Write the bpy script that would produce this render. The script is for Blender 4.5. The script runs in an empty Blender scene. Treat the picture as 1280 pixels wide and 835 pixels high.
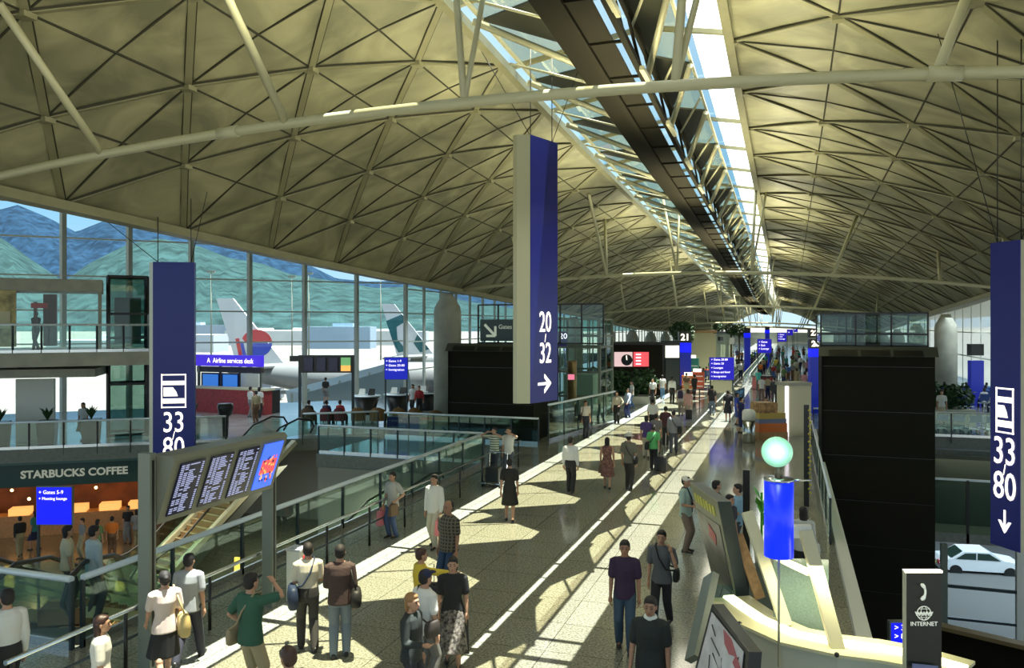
import bpy, bmesh, math, random
from mathutils import Vector, Matrix
random.seed(7)
C = bpy.context.scene.collection
SC = bpy.context.scene
PI = math.pi
# ------------------------------------------------------------------ camera
F, VX, HY, EYE = 1000.0, 985.0, 406.0, 5.1
TH = math.atan((VX-640)/F); CT, ST = math.cos(TH), math.sin(TH)
cam = bpy.data.cameras.new('camera'); cam_o = bpy.data.objects.new('camera', cam); C.objects.link(cam_o)
cam.sensor_width = 36; cam.lens = 36*F/1280; cam.shift_y = -(417.5-HY)/1280
cam.clip_start = .1; cam.clip_end = 12000
cam_o.location = (0, 0, EYE); cam_o.rotation_euler = (PI/2, 0, TH)
SC.camera = cam_o
# ------------------------------------------------------------------ view + world + lights
SC.view_settings.view_transform = 'Standard'; SC.view_settings.look = 'None'
SC.view_settings.gamma = 1; SC.view_settings.use_curve_mapping = False
SC.view_settings.exposure = 0.42
SC.cycles.use_denoising = True
SC.cycles.max_bounces = 7; SC.cycles.diffuse_bounces = 4; SC.cycles.glossy_bounces = 3
SC.cycles.transparent_max_bounces = 24; SC.cycles.transmission_bounces = 3
SC.cycles.sample_clamp_indirect = 4
SC.cycles.caustics_reflective = False; SC.cycles.caustics_refractive = False
W = bpy.data.worlds.new('sky'); SC.world = W; W.use_nodes = True
nt = W.node_tree; nt.nodes.clear()
_tc = nt.nodes.new('ShaderNodeTexCoord'); _sx = nt.nodes.new('ShaderNodeSeparateXYZ')
_rp = nt.nodes.new('ShaderNodeValToRGB'); _nz = nt.nodes.new('ShaderNodeTexNoise'); _mx = nt.nodes.new('ShaderNodeMixRGB')
_bg = nt.nodes.new('ShaderNodeBackground'); _ow = nt.nodes.new('ShaderNodeOutputWorld')
_rp.color_ramp.elements[0].position = 0.0; _rp.color_ramp.elements[0].color = (.62, .85, 1.0, 1)
_rp.color_ramp.elements[1].position = .62; _rp.color_ramp.elements[1].color = (.42, .62, .82, 1)
_e = _rp.color_ramp.elements.new(.16); _e.color = (.26, .60, .88, 1)
_e = _rp.color_ramp.elements.new(.42); _e.color = (.55, .75, .9, 1)
nt.links.new(_tc.outputs['Generated'], _sx.inputs[0]); nt.links.new(_sx.outputs['Z'], _rp.inputs[0])
_nz.inputs['Scale'].default_value = 3.5; _nz.inputs['Detail'].default_value = 5
_cr = nt.nodes.new('ShaderNodeValToRGB'); _cr.color_ramp.elements[0].position = .52; _cr.color_ramp.elements[1].position = .68
nt.links.new(_tc.outputs['Generated'], _nz.inputs['Vector']); nt.links.new(_nz.outputs['Fac'], _cr.inputs[0])
nt.links.new(_cr.outputs[0], _mx.inputs['Fac']); nt.links.new(_rp.outputs[0], _mx.inputs['Color1']); _mx.inputs['Color2'].default_value = (.80, .88, .95, 1)
nt.links.new(_mx.outputs[0], _bg.inputs[0])
_st = nt.nodes.new('ShaderNodeMapRange'); _st.inputs['From Min'].default_value = .3; _st.inputs['From Max'].default_value = .75; _st.inputs['To Min'].default_value = .85; _st.inputs['To Max'].default_value = .95
nt.links.new(_sx.outputs['Z'], _st.inputs['Value']); nt.links.new(_st.outputs[0], _bg.inputs[1])
nt.links.new(_bg.outputs[0], _ow.inputs[0])

def light(name, kind, loc, energy, color=(1,1,1), size=1, size_y=None, rot=(0,0,0), spread=None, radius=None):
    l = bpy.data.lights.new(name, kind); o = bpy.data.objects.new(name, l); C.objects.link(o)
    l.energy = energy; l.color = color; o.location = loc; o.rotation_euler = rot
    if kind == 'AREA':
        l.size = size
        if size_y: l.shape = 'RECTANGLE'; l.size_y = size_y
        if spread: l.spread = spread
    if radius is not None and kind in ('POINT', 'SPOT'): l.shadow_soft_size = radius
    return o
sun = light('sun', 'SUN', (0, 0, 30), 19.0, (1, .97, .86)); sun.data.angle = .004
_sd = Vector((-1.5, -.6, -12.0)).normalized()
sun.rotation_euler = _sd.to_track_quat('-Z', 'Y').to_euler()
# downlights along the spine walkway; unseen uplights added to brighten the vault and struts
for _y in (7, 18, 30, 44, 62, 88, 120):
    light('spine_fill_uplight', 'AREA', (-7.2, _y, 10.1-.02*_y), 150, (1, .93, .60), .5, 9, (0, PI-.75, 0), PI*.9)
    light('spine_fill_uplight', 'AREA', (-.9, _y, 10.1-.02*_y), 190, (1, .93, .60), .5, 9, (0, PI+.75, 0), PI*.9)
    light('spine_fill_uplight', 'AREA', (-3.5, _y, 8.7-.02*_y), 170, (1, .90, .55), .6, 7, (PI, 0, 0), PI*.6)
    light('spine_downlight', 'AREA', (-3.85, _y, 9.0-.02*_y), 70, (1, .95, .74), .8, 7, (0, 0, 0), PI*.9)

# unseen area lights added to brighten the side halls
for _x, _y in ((12.8, 51), (12.8, 60), (13, 78), (-21, 52), (-21, 66), (-25, 40), (-27, 32)):
    light('hall_fill', 'AREA', (_x, _y, 5.6), 210, (.80, .93, 1), 5, 5, (0, 0, 0))
# ------------------------------------------------------------------ materials
MATS = {}
def nodes(m):
    m.use_nodes = True; t = m.node_tree; return t, t.nodes['Principled BSDF']
def mat(name, col, rough=.6, metal=0, emit=None, es=1.0, noise=None, bump=0, spec=None, nscale=8):
    if name in MATS: return MATS[name]
    m = bpy.data.materials.new(name); t, b = nodes(m)
    b.inputs['Base Color'].default_value = (*col, 1); b.inputs['Roughness'].default_value = rough; b.inputs['Metallic'].default_value = metal
    if spec is not None: b.inputs['Specular IOR Level'].default_value = spec
    if emit: b.inputs['Emission Color'].default_value = (*emit, 1); b.inputs['Emission Strength'].default_value = es
    if noise or bump:
        tc = t.nodes.new('ShaderNodeTexCoord'); n = t.nodes.new('ShaderNodeTexNoise'); n.inputs['Scale'].default_value = nscale; n.inputs['Detail'].default_value = 6
        t.links.new(tc.outputs['Object'], n.inputs['Vector'])
        if noise:
            r = t.nodes.new('ShaderNodeValToRGB'); r.color_ramp.elements[0].position = .35; r.color_ramp.elements[1].position = .65
            r.color_ramp.elements[0].color = (*[c*(1-noise) for c in col], 1); r.color_ramp.elements[1].color = (*[min(1, c*(1+noise)) for c in col], 1)
            t.links.new(n.outputs['Fac'], r.inputs[0]); t.links.new(r.outputs[0], b.inputs['Base Color'])
        if bump:
            bm_ = t.nodes.new('ShaderNodeBump'); bm_.inputs['Strength'].default_value = bump; bm_.inputs['Distance'].default_value = .02
            t.links.new(n.outputs['Fac'], bm_.inputs['Height']); t.links.new(bm_.outputs[0], b.inputs['Normal'])
    MATS[name] = m; return m
def glass(name, tint, refl=.08, rough=.02):
    if name in MATS: return MATS[name]
    m = bpy.data.materials.new(name); m.use_nodes = True; t = m.node_tree; t.nodes.clear()
    o = t.nodes.new('ShaderNodeOutputMaterial'); mx = t.nodes.new('ShaderNodeMixShader'); tr = t.nodes.new('ShaderNodeBsdfTransparent'); g = t.nodes.new('ShaderNodeBsdfGlossy')
    lw = t.nodes.new('ShaderNodeLayerWeight'); fr = t.nodes.new('ShaderNodeMath'); fr.operation = 'POWER'; fr.inputs[1].default_value = 4
    t.links.new(lw.outputs['Facing'], fr.inputs[0])
    ad = t.nodes.new('ShaderNodeMath'); ad.operation = 'MULTIPLY_ADD'; ad.inputs[1].default_value = .6; ad.inputs[2].default_value = .02+refl*.25
    tr.inputs[0].default_value = (*tint, 1); g.inputs[0].default_value = (.9, 1, .97, 1); g.inputs[1].default_value = rough
    t.links.new(fr.outputs[0], ad.inputs[0]); t.links.new(ad.outputs[0], mx.inputs[0]); t.links.new(tr.outputs[0], mx.inputs[1]); t.links.new(g.outputs[0], mx.inputs[2]); t.links.new(mx.outputs[0], o.inputs[0])
    MATS[name] = m; return m
def floor_mat(name, c1, c2, tile, rough, dark=(.05,.05,.04)):
    m = bpy.data.materials.new(name); t, b = nodes(m)
    tc = t.nodes.new('ShaderNodeTexCoord'); n = t.nodes.new('ShaderNodeTexNoise'); n.inputs['Scale'].default_value = 26; n.inputs['Detail'].default_value = 5; n.inputs['Roughness'].default_value = .8
    n2 = t.nodes.new('ShaderNodeTexNoise'); n2.inputs['Scale'].default_value = .6; n2.inputs['Detail'].default_value = 3
    r = t.nodes.new('ShaderNodeValToRGB'); r.color_ramp.elements[0].position = .4; r.color_ramp.elements[1].position = .6
    r.color_ramp.elements[0].color = (*c1, 1); r.color_ramp.elements[1].color = (*c2, 1)
    br = t.nodes.new('ShaderNodeTexBrick'); br.offset = 0; br.inputs['Scale'].default_value = 1; br.inputs['Brick Width'].default_value = tile; br.inputs['Row Height'].default_value = tile
    br.inputs['Mortar Size'].default_value = .008; br.inputs['Color1'].default_value = (1,1,1,1); br.inputs['Color2'].default_value = (.90,.90,.88,1); br.inputs['Mortar'].default_value = (.35,.35,.33,1)
    mx = t.nodes.new('ShaderNodeMixRGB'); mx.blend_type = 'MULTIPLY'; mx.inputs[0].default_value = 1
    for x in (n, n2, br): t.links.new(tc.outputs['Object'], x.inputs['Vector'])
    t.links.new(n.outputs['Fac'], r.inputs[0]); t.links.new(r.outputs[0], mx.inputs[1]); t.links.new(br.outputs['Color'], mx.inputs[2]); t.links.new(mx.outputs[0], b.inputs['Base Color'])
    ma = t.nodes.new('ShaderNodeMath'); ma.operation = 'MULTIPLY_ADD'; ma.inputs[1].default_value = .12; ma.inputs[2].default_value = rough-.06
    t.links.new(n2.outputs['Fac'], ma.inputs[0]); t.links.new(ma.outputs[0], b.inputs['Roughness'])
    b.inputs['Specular IOR Level'].default_value = .85
    MATS[name] = m; return m
M = {}
M['floor'] = floor_mat('polished_granite', (.12,.122,.092), (.38,.38,.315), 1.2, .10)
M['floor2'] = floor_mat('pale_granite', (.34,.36,.35), (.46,.49,.47), 1.2, .12)
M['lowfloor'] = floor_mat('lower_granite', (.12,.12,.08), (.22,.20,.14), .9, .2)
M['concrete'] = mat('cast_concrete', (.38,.38,.31), .75, noise=.12, nscale=1.5)
M['slab'] = mat('slab_edge_grey', (.20,.21,.18), .6, noise=.1)
M['white'] = mat('white_paint', (.72,.73,.66), .5)
M['cream'] = mat('cream_paint', (.62,.58,.38), .45)
M['steel'] = mat('steel_tube_paint', (.48,.47,.31), .38, spec=.6)
M['mullion'] = mat('window_mullion', (.50,.53,.47), .5)
M['rib'] = mat('roof_rib_paint', (.235,.225,.13), .45, noise=.08, nscale=2)
M['joint'] = mat('roof_joint_dark', (.032,.031,.018), .8)
M['chrome'] = mat('brushed_steel', (.62,.66,.66), .22, 1)
M['rail'] = mat('satin_rail', (.74,.82,.86), .28, .15)
M['post'] = mat('dark_post', (.035,.05,.055), .4, .3)
M['post2'] = mat('grey_green_post', (.20,.22,.18), .45, .2)
M['black'] = mat('black_laminate', (.012,.012,.010), .35)
M['granite_dark'] = mat('dark_panel', (.012,.011,.006), .8, noise=.3, nscale=60, spec=.15)
M['blue'] = mat('sign_blue', (.006,.012,.20), .35)
M['bluelit'] = mat('backlit_blue', (.0,.0,.5), .4, emit=(.004,.01,1.0), es=.75)
M['bluelamp'] = mat('lamp_blue', (.0,.0,.6), .3, emit=(.006,.03,1.0), es=.95)
M['lit'] = mat('lit_letters', (1,.93,.78), .5, emit=(1,.90,.72), es=1.3)
M['litw'] = mat('lit_white', (1,1,1), .5, emit=(1,.9,1), es=1.1)
M['screen'] = mat('screen_dark_blue', (.012,.014,.06), .25)
M['scr_txt'] = mat('screen_text', (.35,.38,.6), .5, emit=(.42,.45,.75), es=.55)
M['scr_red'] = mat('screen_red', (.5,.05,.06), .5, emit=(.85,.10,.12), es=.7)
M['scr_org'] = mat('screen_orange', (.8,.4,.08), .5, emit=(.9,.42,.1), es=.8)
M['scr_blue'] = mat('screen_blue', (.05,.1,.8), .5, emit=(.05,.16,.95), es=.8)
M['scr_white'] = mat('screen_white', (.9,.9,.8), .5, emit=(.95,.93,.80), es=.9)
M['glass'] = glass('clear_glass', (.86,.95,.92), .06)
M['glassg'] = glass('green_glass', (.79,.90,.855), .10)
M['glassdk'] = glass('smoked_glass', (.35,.47,.42), .10)
M['winglass'] = glass('curtain_wall_glass', (.90,.97,1), .04)
M['red'] = mat('red_panel', (.30,.025,.03), .45, noise=.25)
M['orange'] = mat('orange_panel', (.62,.16,.03), .5)
M['wood'] = mat('light_wood', (.42,.24,.10), .5, noise=.15, nscale=12)
M['leaf'] = mat('leaf_dark', (.02,.06,.014), .6, noise=.5, nscale=20)
M['leafb'] = mat('leaf_bright', (.08,.40,.02), .5, noise=.2)
M['green'] = mat('shop_green', (.008,.045,.03), .4)
M['skin'] = mat('skin', (.46,.25,.155), .55)
M['skin2'] = mat('skin_tan', (.33,.17,.10), .55)
M['hair'] = mat('hair_black', (.012,.009,.008), .7)
M['hairb'] = mat('hair_brown', (.10,.05,.02), .5)

# ------------------------------------------------------------------ helpers
def WM(o):
    m = o.matrix_basis.copy()
    p = o.parent
    while p: m = p.matrix_basis @ m; p = p.parent
    return m
def put(o, label=None, cat=None, group=None, kind=None):
    if label: o['label'] = label
    if cat: o['category'] = cat
    if group: o['group'] = group
    if kind: o['kind'] = kind
    return o
def thing(name, label, cat, loc=(0,0,0), rz=0, group=None):
    o = bpy.data.objects.new(name, None); C.objects.link(o); o.empty_display_size = .2
    o.location = loc; o.rotation_euler = (0, 0, rz)
    return put(o, label, cat, group)
def fix(o):
    """basis matrix kept current without a depsgraph update"""
    return Matrix.Translation(o.location) @ o.rotation_euler.to_matrix().to_4x4()
def chain(o):
    m = fix(o); p = o.parent
    while p: m = fix(p) @ m; p = p.parent
    return m
class MB:
    def __init__(s): s.v = []; s.f = []; s.mi = []; s.sm = []; s.cur = 0
    def m(s, i): s.cur = i; return s
    def face(s, idx, smooth=False): s.f.append(idx); s.mi.append(s.cur); s.sm.append(smooth)
    def poly(s, pts): b = len(s.v); s.v += [Vector(p) for p in pts]; s.face(list(range(b, b+len(pts)))); return s
    def hexa(s, p):  # 8 points: bottom 0-3 ccw, top 4-7
        b = len(s.v); s.v += [Vector(q) for q in p]
        for q in ((3,2,1,0),(4,5,6,7),(0,1,5,4),(1,2,6,5),(2,3,7,6),(3,0,4,7)): s.face([b+i for i in q])
        return s
    def box(s, x0, y0, z0, x1, y1, z1):
        return s.hexa([(x0,y0,z0),(x1,y0,z0),(x1,y1,z0),(x0,y1,z0),(x0,y0,z1),(x1,y0,z1),(x1,y1,z1),(x0,y1,z1)])
    def cbox(s, c, d, rz=0, ax=None):
        """box centred at c of size d turned by rz"""
        R = Matrix.Rotation(rz, 3, 'Z'); h = [x/2 for x in d]; c = Vector(c)
        return s.hexa([c + R @ Vector((sx*h[0], sy*h[1], sz*h[2])) for sz in (-1,1) for sx, sy in ((-1,-1),(1,-1),(1,1),(-1,1))])
    def bar(s, a, b, w, h=None, up=(0,0,1)):
        a, b = Vector(a), Vector(b); h = h or w; d = (b-a).normalized(); u = Vector(up)
        if abs(d.dot(u)) > .98: u = Vector((0,1,0))
        x = d.cross(u).normalized(); y = x.cross(d).normalized()
        q = lambda p: [p-x*w/2-y*h/2, p+x*w/2-y*h/2, p+x*w/2+y*h/2, p-x*w/2+y*h/2]
        return s.hexa(q(a)+q(b))
    def rings(s, rings, smooth=True, cap=True):
        n = len(rings[0]); b = len(s.v)
        for r in rings: s.v += [Vector(p) for p in r]
        for k in range(len(rings)-1):
            for i in range(n):
                j = (i+1) % n; s.face([b+k*n+i, b+k*n+j, b+(k+1)*n+j, b+(k+1)*n+i], smooth)
        if cap:
            s.face([b+i for i in reversed(range(n))]); e = b+(len(rings)-1)*n; s.face([e+i for i in range(n)])
        return s
    def tube(s, pts, r, seg=8, cap=True):
        pts = [Vector(p) for p in pts]; rs = r if isinstance(r, (list, tuple)) else [r]*len(pts); out = []
        x = None
        for i, p in enumerate(pts):
            d = (pts[min(i+1, len(pts)-1)]-pts[max(i-1, 0)]).normalized()
            if x is None:
                u = Vector((0,0,1)) if abs(d.z) < .95 else Vector((0,1,0)); x = d.cross(u).normalized()
            else: x = (x-d*x.dot(d)).normalized()
            y = d.cross(x); out.append([p+(x*math.cos(2*PI*k/seg)+y*math.sin(2*PI*k/seg))*rs[i] for k in range(seg)])
        return s.rings(out, True, cap)
    def lathe(s, c, prof, seg=20, sx=1, sy=1, rot=None, smooth=True):
        c = Vector(c); out = []
        for r, z in prof:
            ring = [Vector((r*sx*math.cos(2*PI*k/seg), r*sy*math.sin(2*PI*k/seg), z)) for k in range(seg)]
            out.append([c+(rot @ q if rot else q) for q in ring])
        return s.rings(out, smooth)
    def ball(s, c, rx, ry=None, rz=None, seg=14, rot=None):
        ry = ry or rx; rz = rz or rx; n = max(5, seg//2)
        prof = [(max(.001, math.sin(PI*i/n)), -math.cos(PI*i/n)) for i in range(n+1)]; c = Vector(c); out = []
        for r, z in prof:
            ring = [Vector((rx*r*math.cos(2*PI*k/seg), ry*r*math.sin(2*PI*k/seg), rz*z)) for k in range(seg)]
            out.append([c+(rot @ q if rot else q) for q in ring])
        return s.rings(out)
    def prism(s, pts, d):
        """polygon swept by vector d"""
        d = Vector(d); b = len(s.v); n = len(pts); s.v += [Vector(p) for p in pts]+[Vector(p)+d for p in pts]
        s.face([b+i for i in reversed(range(n))]); s.face([b+n+i for i in range(n)])
        for i in range(n): j = (i+1) % n; s.face([b+i, b+j, b+n+j, b+n+i])
        return s
    def mesh(s, name, mats):
        me = bpy.data.meshes.new(name); me.from_pydata([tuple(v) for v in s.v], [], s.f)
        for m_ in (mats if isinstance(mats, (list, tuple)) else [mats]): me.materials.append(m_)
        me.polygons.foreach_set('material_index', s.mi); me.polygons.foreach_set('use_smooth', s.sm)
        me.update(); return me
    def build(s, name, mats, parent=None, local=False, label=None, cat=None, group=None, kind=None, loc=None):
        """vertices are authored in world space unless local"""
        T = None
        if parent and not local: T = chain(parent).inverted()
        if loc: T = Matrix.Translation(-Vector(loc))
        if T: s.v = [T @ v for v in s.v]
        o = bpy.data.objects.new(name, s.mesh(name, mats)); C.objects.link(o)
        if parent: o.parent = parent
        if loc: o.location = loc
        return put(o, label, cat, group, kind)
def ray(px, py): r = (px-640)/F; return Vector((-ST+r*CT, CT+r*ST, (HY-py)/F))
def V(px, py, D): return Vector((0,0,EYE))+ray(px, py)*D          # point at depth D
def G(px, py, z=0): d = ray(px, py); return Vector((0,0,EYE))+d*((z-EYE)/d.z)   # point at height z
def PX(px, D, z=0): p = V(px, HY, D); p.z = z; return p
def text(s, name, body, size, m, parent, loc, rot, align='CENTER', extrude=.004, label=None, bold=0, sx=1):
    cu = bpy.data.curves.new(name, 'FONT'); cu.body = body; cu.size = size; cu.align_x = align; cu.align_y = 'CENTER'; cu.extrude = extrude; cu.offset = bold
    name = name or 'lettering'
    cu.resolution_u = 3; cu.materials.append(m); tmp = bpy.data.objects.new(name, cu); C.objects.link(tmp)
    bpy.context.view_layer.update(); me = bpy.data.meshes.new_from_object(tmp); bpy.data.objects.remove(tmp)
    o = bpy.data.objects.new(name, me); C.objects.link(o)
    o.parent = parent
    W_ = Matrix.Translation(Vector(loc)) @ rot.to_4x4() @ Matrix.Diagonal((sx, 1, 1, 1))
    o.matrix_basis = chain(parent).inverted() @ W_ if parent else W_
    if label: o['label'] = label
    return o
def face_rot(xdir, updir=(0,0,1)):
    """rotation whose local x runs along xdir (reading direction) and y along updir"""
    x = Vector(xdir).normalized(); y = Vector(updir); y = (y-x*y.dot(x)).normalized(); z = x.cross(y)
    return Matrix((x, y, z)).transposed()
def copy_tree(o, parent=None):
    c = o.copy(); C.objects.link(c)
    if parent: c.parent = parent
    for ch in list(o.children): copy_tree(ch, c)
    return c
# ================================================================== STRUCTURE
XC = -3.6; XL, XR_ = -16.2, 9.2; OL, OR = -7.3, -1.35
def lerp_tab(x, xs, ys):
    if x <= xs[0]: return ys[0]
    for i in range(len(xs)-1):
        if x <= xs[i+1]: return ys[i]+(ys[i+1]-ys[i])*(x-xs[i])/(xs[i+1]-xs[i])
    return ys[-1]
def dz(y): return lerp_tab(y, [-10,4,13,21,27,36,50,65,79,92,110,140,400], [1.0,.7,.45,0,-.3,-.6,-1.1,-1.7,-2.4,-2.95,-3.3,-3.6,-3.6])
def rz_(x, y): return 12.5-.0309*(x-XC)**2+dz(y)
CUV = lambda t: t
# roof columns of the lattice (x positions) : equal steps along the arc
LX = [OL+.0, -8.9, -10.7, -12.55, -14.4, XL]
RX = [OR, 1.05, 3.35, 5.5, 7.45, XR_]
STEP = 4.0; Y0, Y1 = -6.0, 230.0
# ceiling skin -----------------------------------------------------------
def roof_side(xs, name):
    b = MB(); fine = []
    for i in range(len(xs)-1): fine += [xs[i], (xs[i]+xs[i+1])/2]
    fine.append(xs[-1]); ys = [Y0+2*i for i in range(int((Y1-Y0)/2)+1)]
    idx = {}
    for i, x in enumerate(fine):
        for j, y in enumerate(ys): idx[i, j] = len(b.v); b.v.append(Vector((x, y, rz_(x, y)))); 
    n = len(fine)
    for i in range(n-1):
        for j in range(len(ys)-1): b.face([idx[i,j], idx[i+1,j], idx[i+1,j+1], idx[i,j+1]], True)
    return b.build(name, M['roof'], kind='structure')
m = bpy.data.materials.new('perforated_roof_panel'); t, bs = nodes(m)
tc = t.nodes.new('ShaderNodeTexCoord'); n1 = t.nodes.new('ShaderNodeTexNoise'); n1.inputs['Scale'].default_value = .55; n1.inputs['Detail'].default_value = 7; n1.inputs['Distortion'].default_value = 1.2
r1 = t.nodes.new('ShaderNodeValToRGB'); r1.color_ramp.elements[0].position = .35; r1.color_ramp.elements[1].position = .68
r1.color_ramp.elements[0].color = (.16,.158,.098,1); r1.color_ramp.elements[1].color = (.35,.335,.205,1)
t.links.new(tc.outputs['Object'], n1.inputs['Vector']); t.links.new(n1.outputs['Fac'], r1.inputs[0]); t.links.new(r1.outputs[0], bs.inputs['Base Color'])
bs.inputs['Roughness'].default_value = .5; bs.inputs['Specular IOR Level'].default_value = .5
M['roof'] = m
roof_side(LX, 'ceiling'); roof_side(RX, 'ceiling')
# weather skin above the ceiling so no daylight leaks through
b = MB()
b.poly([(XL-.1, Y0, 12.0), (XL-.1, Y1, 8.0), (XL, Y1, rz_(XL, Y1)), (XL, Y0, rz_(XL, Y0))])
b.build('wall_valley', M['rib'], kind='structure')
# lattice ----------------------------------------------------------------
def P_(x, y, off=0): return Vector((x, y, rz_(x, y)-off))
def lattice(xs, yoff, name):
    J = MB(); Rb = MB()
    for i in range(len(xs)):
        ph = yoff+(STEP/2 if i % 2 else 0)
        k = -2
        while True:
            y = ph+k*STEP; k += 1
            if y > Y1-STEP: break
            if y < Y0+.1: continue
            a = P_(xs[i], y)
            near = y < 66
            # double members along the diagonals
            if i < len(xs)-1:
                for dy in (STEP/2, -STEP/2):
                    y2 = y+dy
                    if y2 < Y0: continue
                    q = P_(xs[i+1], y2)
                    up = Vector((0,0,1))
                    J.bar(a-up*.0, q-up*.0, .195, .04); Rb.bar(a-up*.02, q-up*.02, .15, .05)
            # single dark joint along the vault and across it
            if y+STEP < Y1 and y < 120: J.bar(a-Vector((0,0,.0)), P_(xs[i], y+STEP), .038, .04)
            if i < len(xs)-2 and near:
                mid = P_(xs[i+1], y)
                J.bar(a, mid, .036, .04); J.bar(mid, P_(xs[i+2], y), .036, .04)
                # secondary joints from the node to the panel quarter points
    if yoff is not None:
        for i in range(len(xs)):
            ph = yoff+(STEP/2 if i % 2 else 0); k = -2
            while ph+k*STEP < 110:
                y = ph+k*STEP; k += 1
                if y < Y0: continue
                c = P_(xs[i], y); Rb.cbox(c-Vector((0,0,.07)), (.26,.26,.1))
    J.build(name, M['joint'], kind='structure'); Rb.build(name, M['rib'], kind='structure')
lattice(LX, .4, 'ceiling_lattice'); lattice(RX, 1.1, 'ceiling_lattice')
# valley beams along both eaves, opening edge beams
b = MB()
for x, w in ((XL, .45), (XR_, .45), (OL+.05, .22), (OR-.05, .22)):
    ys = [Y0+6*i for i in range(39)]
    for y in ys[:-1]: b.bar(P_(x, y, .05), P_(x, y+6, .05), w, .22)
b.build('trim_1', M['rib'], kind='structure')
# skylight glazing over the opening, with its purlins
b = MB()
y = Y0
while y < Y1-1:
    ya = y; yb = y+4
    b.poly([(OL, ya, rz_(OL, ya)+.25), (XC, ya, rz_(XC, ya)+.5), (XC, yb, rz_(XC, yb)+.5), (OL, yb, rz_(OL, yb)+.25)])
    b.m(0).poly([(XC, ya, rz_(XC, ya)+.5), (-2.4, ya, rz_(XC, ya)+.37), (-2.4, yb, rz_(XC, yb)+.37), (XC, yb, rz_(XC, yb)+.5)])
    b.m(1).poly([(-2.4, ya, rz_(XC, ya)+.37), (OR, ya, rz_(OR, ya)+.25), (OR, yb, rz_(OR, yb)+.25), (-2.4, yb, rz_(XC, yb)+.37)]).m(0)
    y += 4
sg = glass('fritted_skylight_glass', (.92,.94,.92), .04); _t = sg.node_tree
_o = [n for n in _t.nodes if n.type == 'OUTPUT_MATERIAL'][0]; _old = _o.inputs[0].links[0].from_socket
_tl = _t.nodes.new('ShaderNodeBsdfTranslucent'); _tl.inputs[0].default_value = (.95,.98,.90,1); _m2 = _t.nodes.new('ShaderNodeMixShader'); _m2.inputs[0].default_value = .38
_t.links.new(_old, _m2.inputs[1]); _t.links.new(_tl.outputs[0], _m2.inputs[2]); _t.links.new(_m2.outputs[0], _o.inputs[0])
b.build('skylight_glass', [M['winglass'], sg], kind='structure')
b = MB()
y = 21.1-28
while y < Y1-5:
    b.bar((OL, y, rz_(OL, y)+.2), (XC, y, rz_(XC, y)+.45), .12, .12); b.bar((XC, y, rz_(XC, y)+.45), (OR, y, rz_(OR, y)+.2), .12, .12)
    y += 4
b.build('trim_2', M['rib'], kind='structure')
# side roofs beyond the valleys
b = MB()
for j in range(0, 23):
    ya, yb = Y0-6+j*10, Y0+4+j*10
    z = lambda x, y: rz_(XL, y)+.1
    for (xa, za), (xb, zb) in (((XL, 0), (-21, 3.6)), ((-21, 3.6), (-27, 6.5)), ((-27, 6.5), (-50, 11))):
        b.poly([(xa, ya, rz_(XL, ya)+.1+za), (xa, yb, rz_(XL, yb)+.1+za), (xb, yb, rz_(XL, yb)+.1+zb), (xb, ya, rz_(XL, ya)+.1+zb)])
    for (xa, za), (xb, zb) in (((XR_, 0), (13.5, 1.6)), ((13.5, 1.6), (26, 2.0))):
        b.poly([(xa, yb, rz_(XL, yb)+.1+za), (xa, ya, rz_(XL, ya)+.1+za), (xb, ya, rz_(XL, ya)+.1+zb), (xb, yb, rz_(XL, yb)+.1+zb)])
b.build('ceiling_side', M['roof'], kind='structure')
# ------------------------------------------------------------------ floors
def slab(name, pts, z, th, mtop, medge):
    b = MB(); n = len(pts); b.m(0).poly([(x, y, z) for x, y in pts])
    b.m(1).poly([(x, y, z-th) for x, y in reversed(pts)])
    for i in range(n):
        a, c = pts[i], pts[(i+1) % n]; b.m(1).poly([(*a, z-th), (*c, z-th), (*c, z), (*a, z)])
    return b.build(name, [mtop, medge], kind='structure')
VL, VR = -10.65, 1.05
slab('floor', [(-16,-3),(4.2,-3),(4.2,5.5),(VR,7.5),(VR,41),(VL-7,41),(VL-7,27.4),(VL,27.4),(VL,9.7),(-16,9.7)], 0, .55, M['floor'], M['slab'])
slab('floor', [(VL-7,41),(16,41),(16,240),(-25.3,240),(-25.3,50.5),(-49.9,26.2),(-42,18.5),(-31.6,22.95),(-25.8,27.1),(VL-7,33)], 0, .55, M['floor2'], M['slab'])
slab('floor_lower', [(-52,-6),(16,-6),(16,15),(9.6,18.4),(3.9,24.1),(1.3,24.1),(1.3,60),(-52,60)], -4.6, .3, M['lowfloor'], M['slab'])
# band of pale stone along the deck edge on the void
MB().box(VR-.02, 7.6, -.35, VR+.22, 41, .12).build('trim_3', M['white'], kind='structure')
# ------------------------------------------------------------------ glazed walls
def glazed(name, a, b_, z0, zs, n, post, zt, mull=.16, skipg=False):
    """a,b_: plan points; zs transoms; n bays"""
    a = Vector((*a, 0)); c = Vector((*b_, 0)); d = (c-a)
    Fm = MB(); Gm = MB()
    for k in range(n+1):
        p = a+d*k/n; Fm.bar(p+Vector((0,0,z0)), p+Vector((0,0,zt)), mull, mull*1.6)
    for z in zs: Fm.bar(a+Vector((0,0,z)), c+Vector((0,0,z)), .09, .09)
    Gm.poly([a+Vector((0,0,z0)), c+Vector((0,0,z0)), c+Vector((0,0,zt)), a+Vector((0,0,zt))])
    f = Fm.build(name, M['mullion'], kind='structure')
    Gm.build(name+'_glass', M['winglass'], kind='structure')
W0 = Vector((-25.3, 50.5)); wd = Vector((-.707, -.707))
wl = W0+wd*3.49*10
glazed('window_1', W0, wl, 0, [3.98, 5.95, 7.98, 10.2, 12.2], 10, None, 18, .2)
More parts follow.
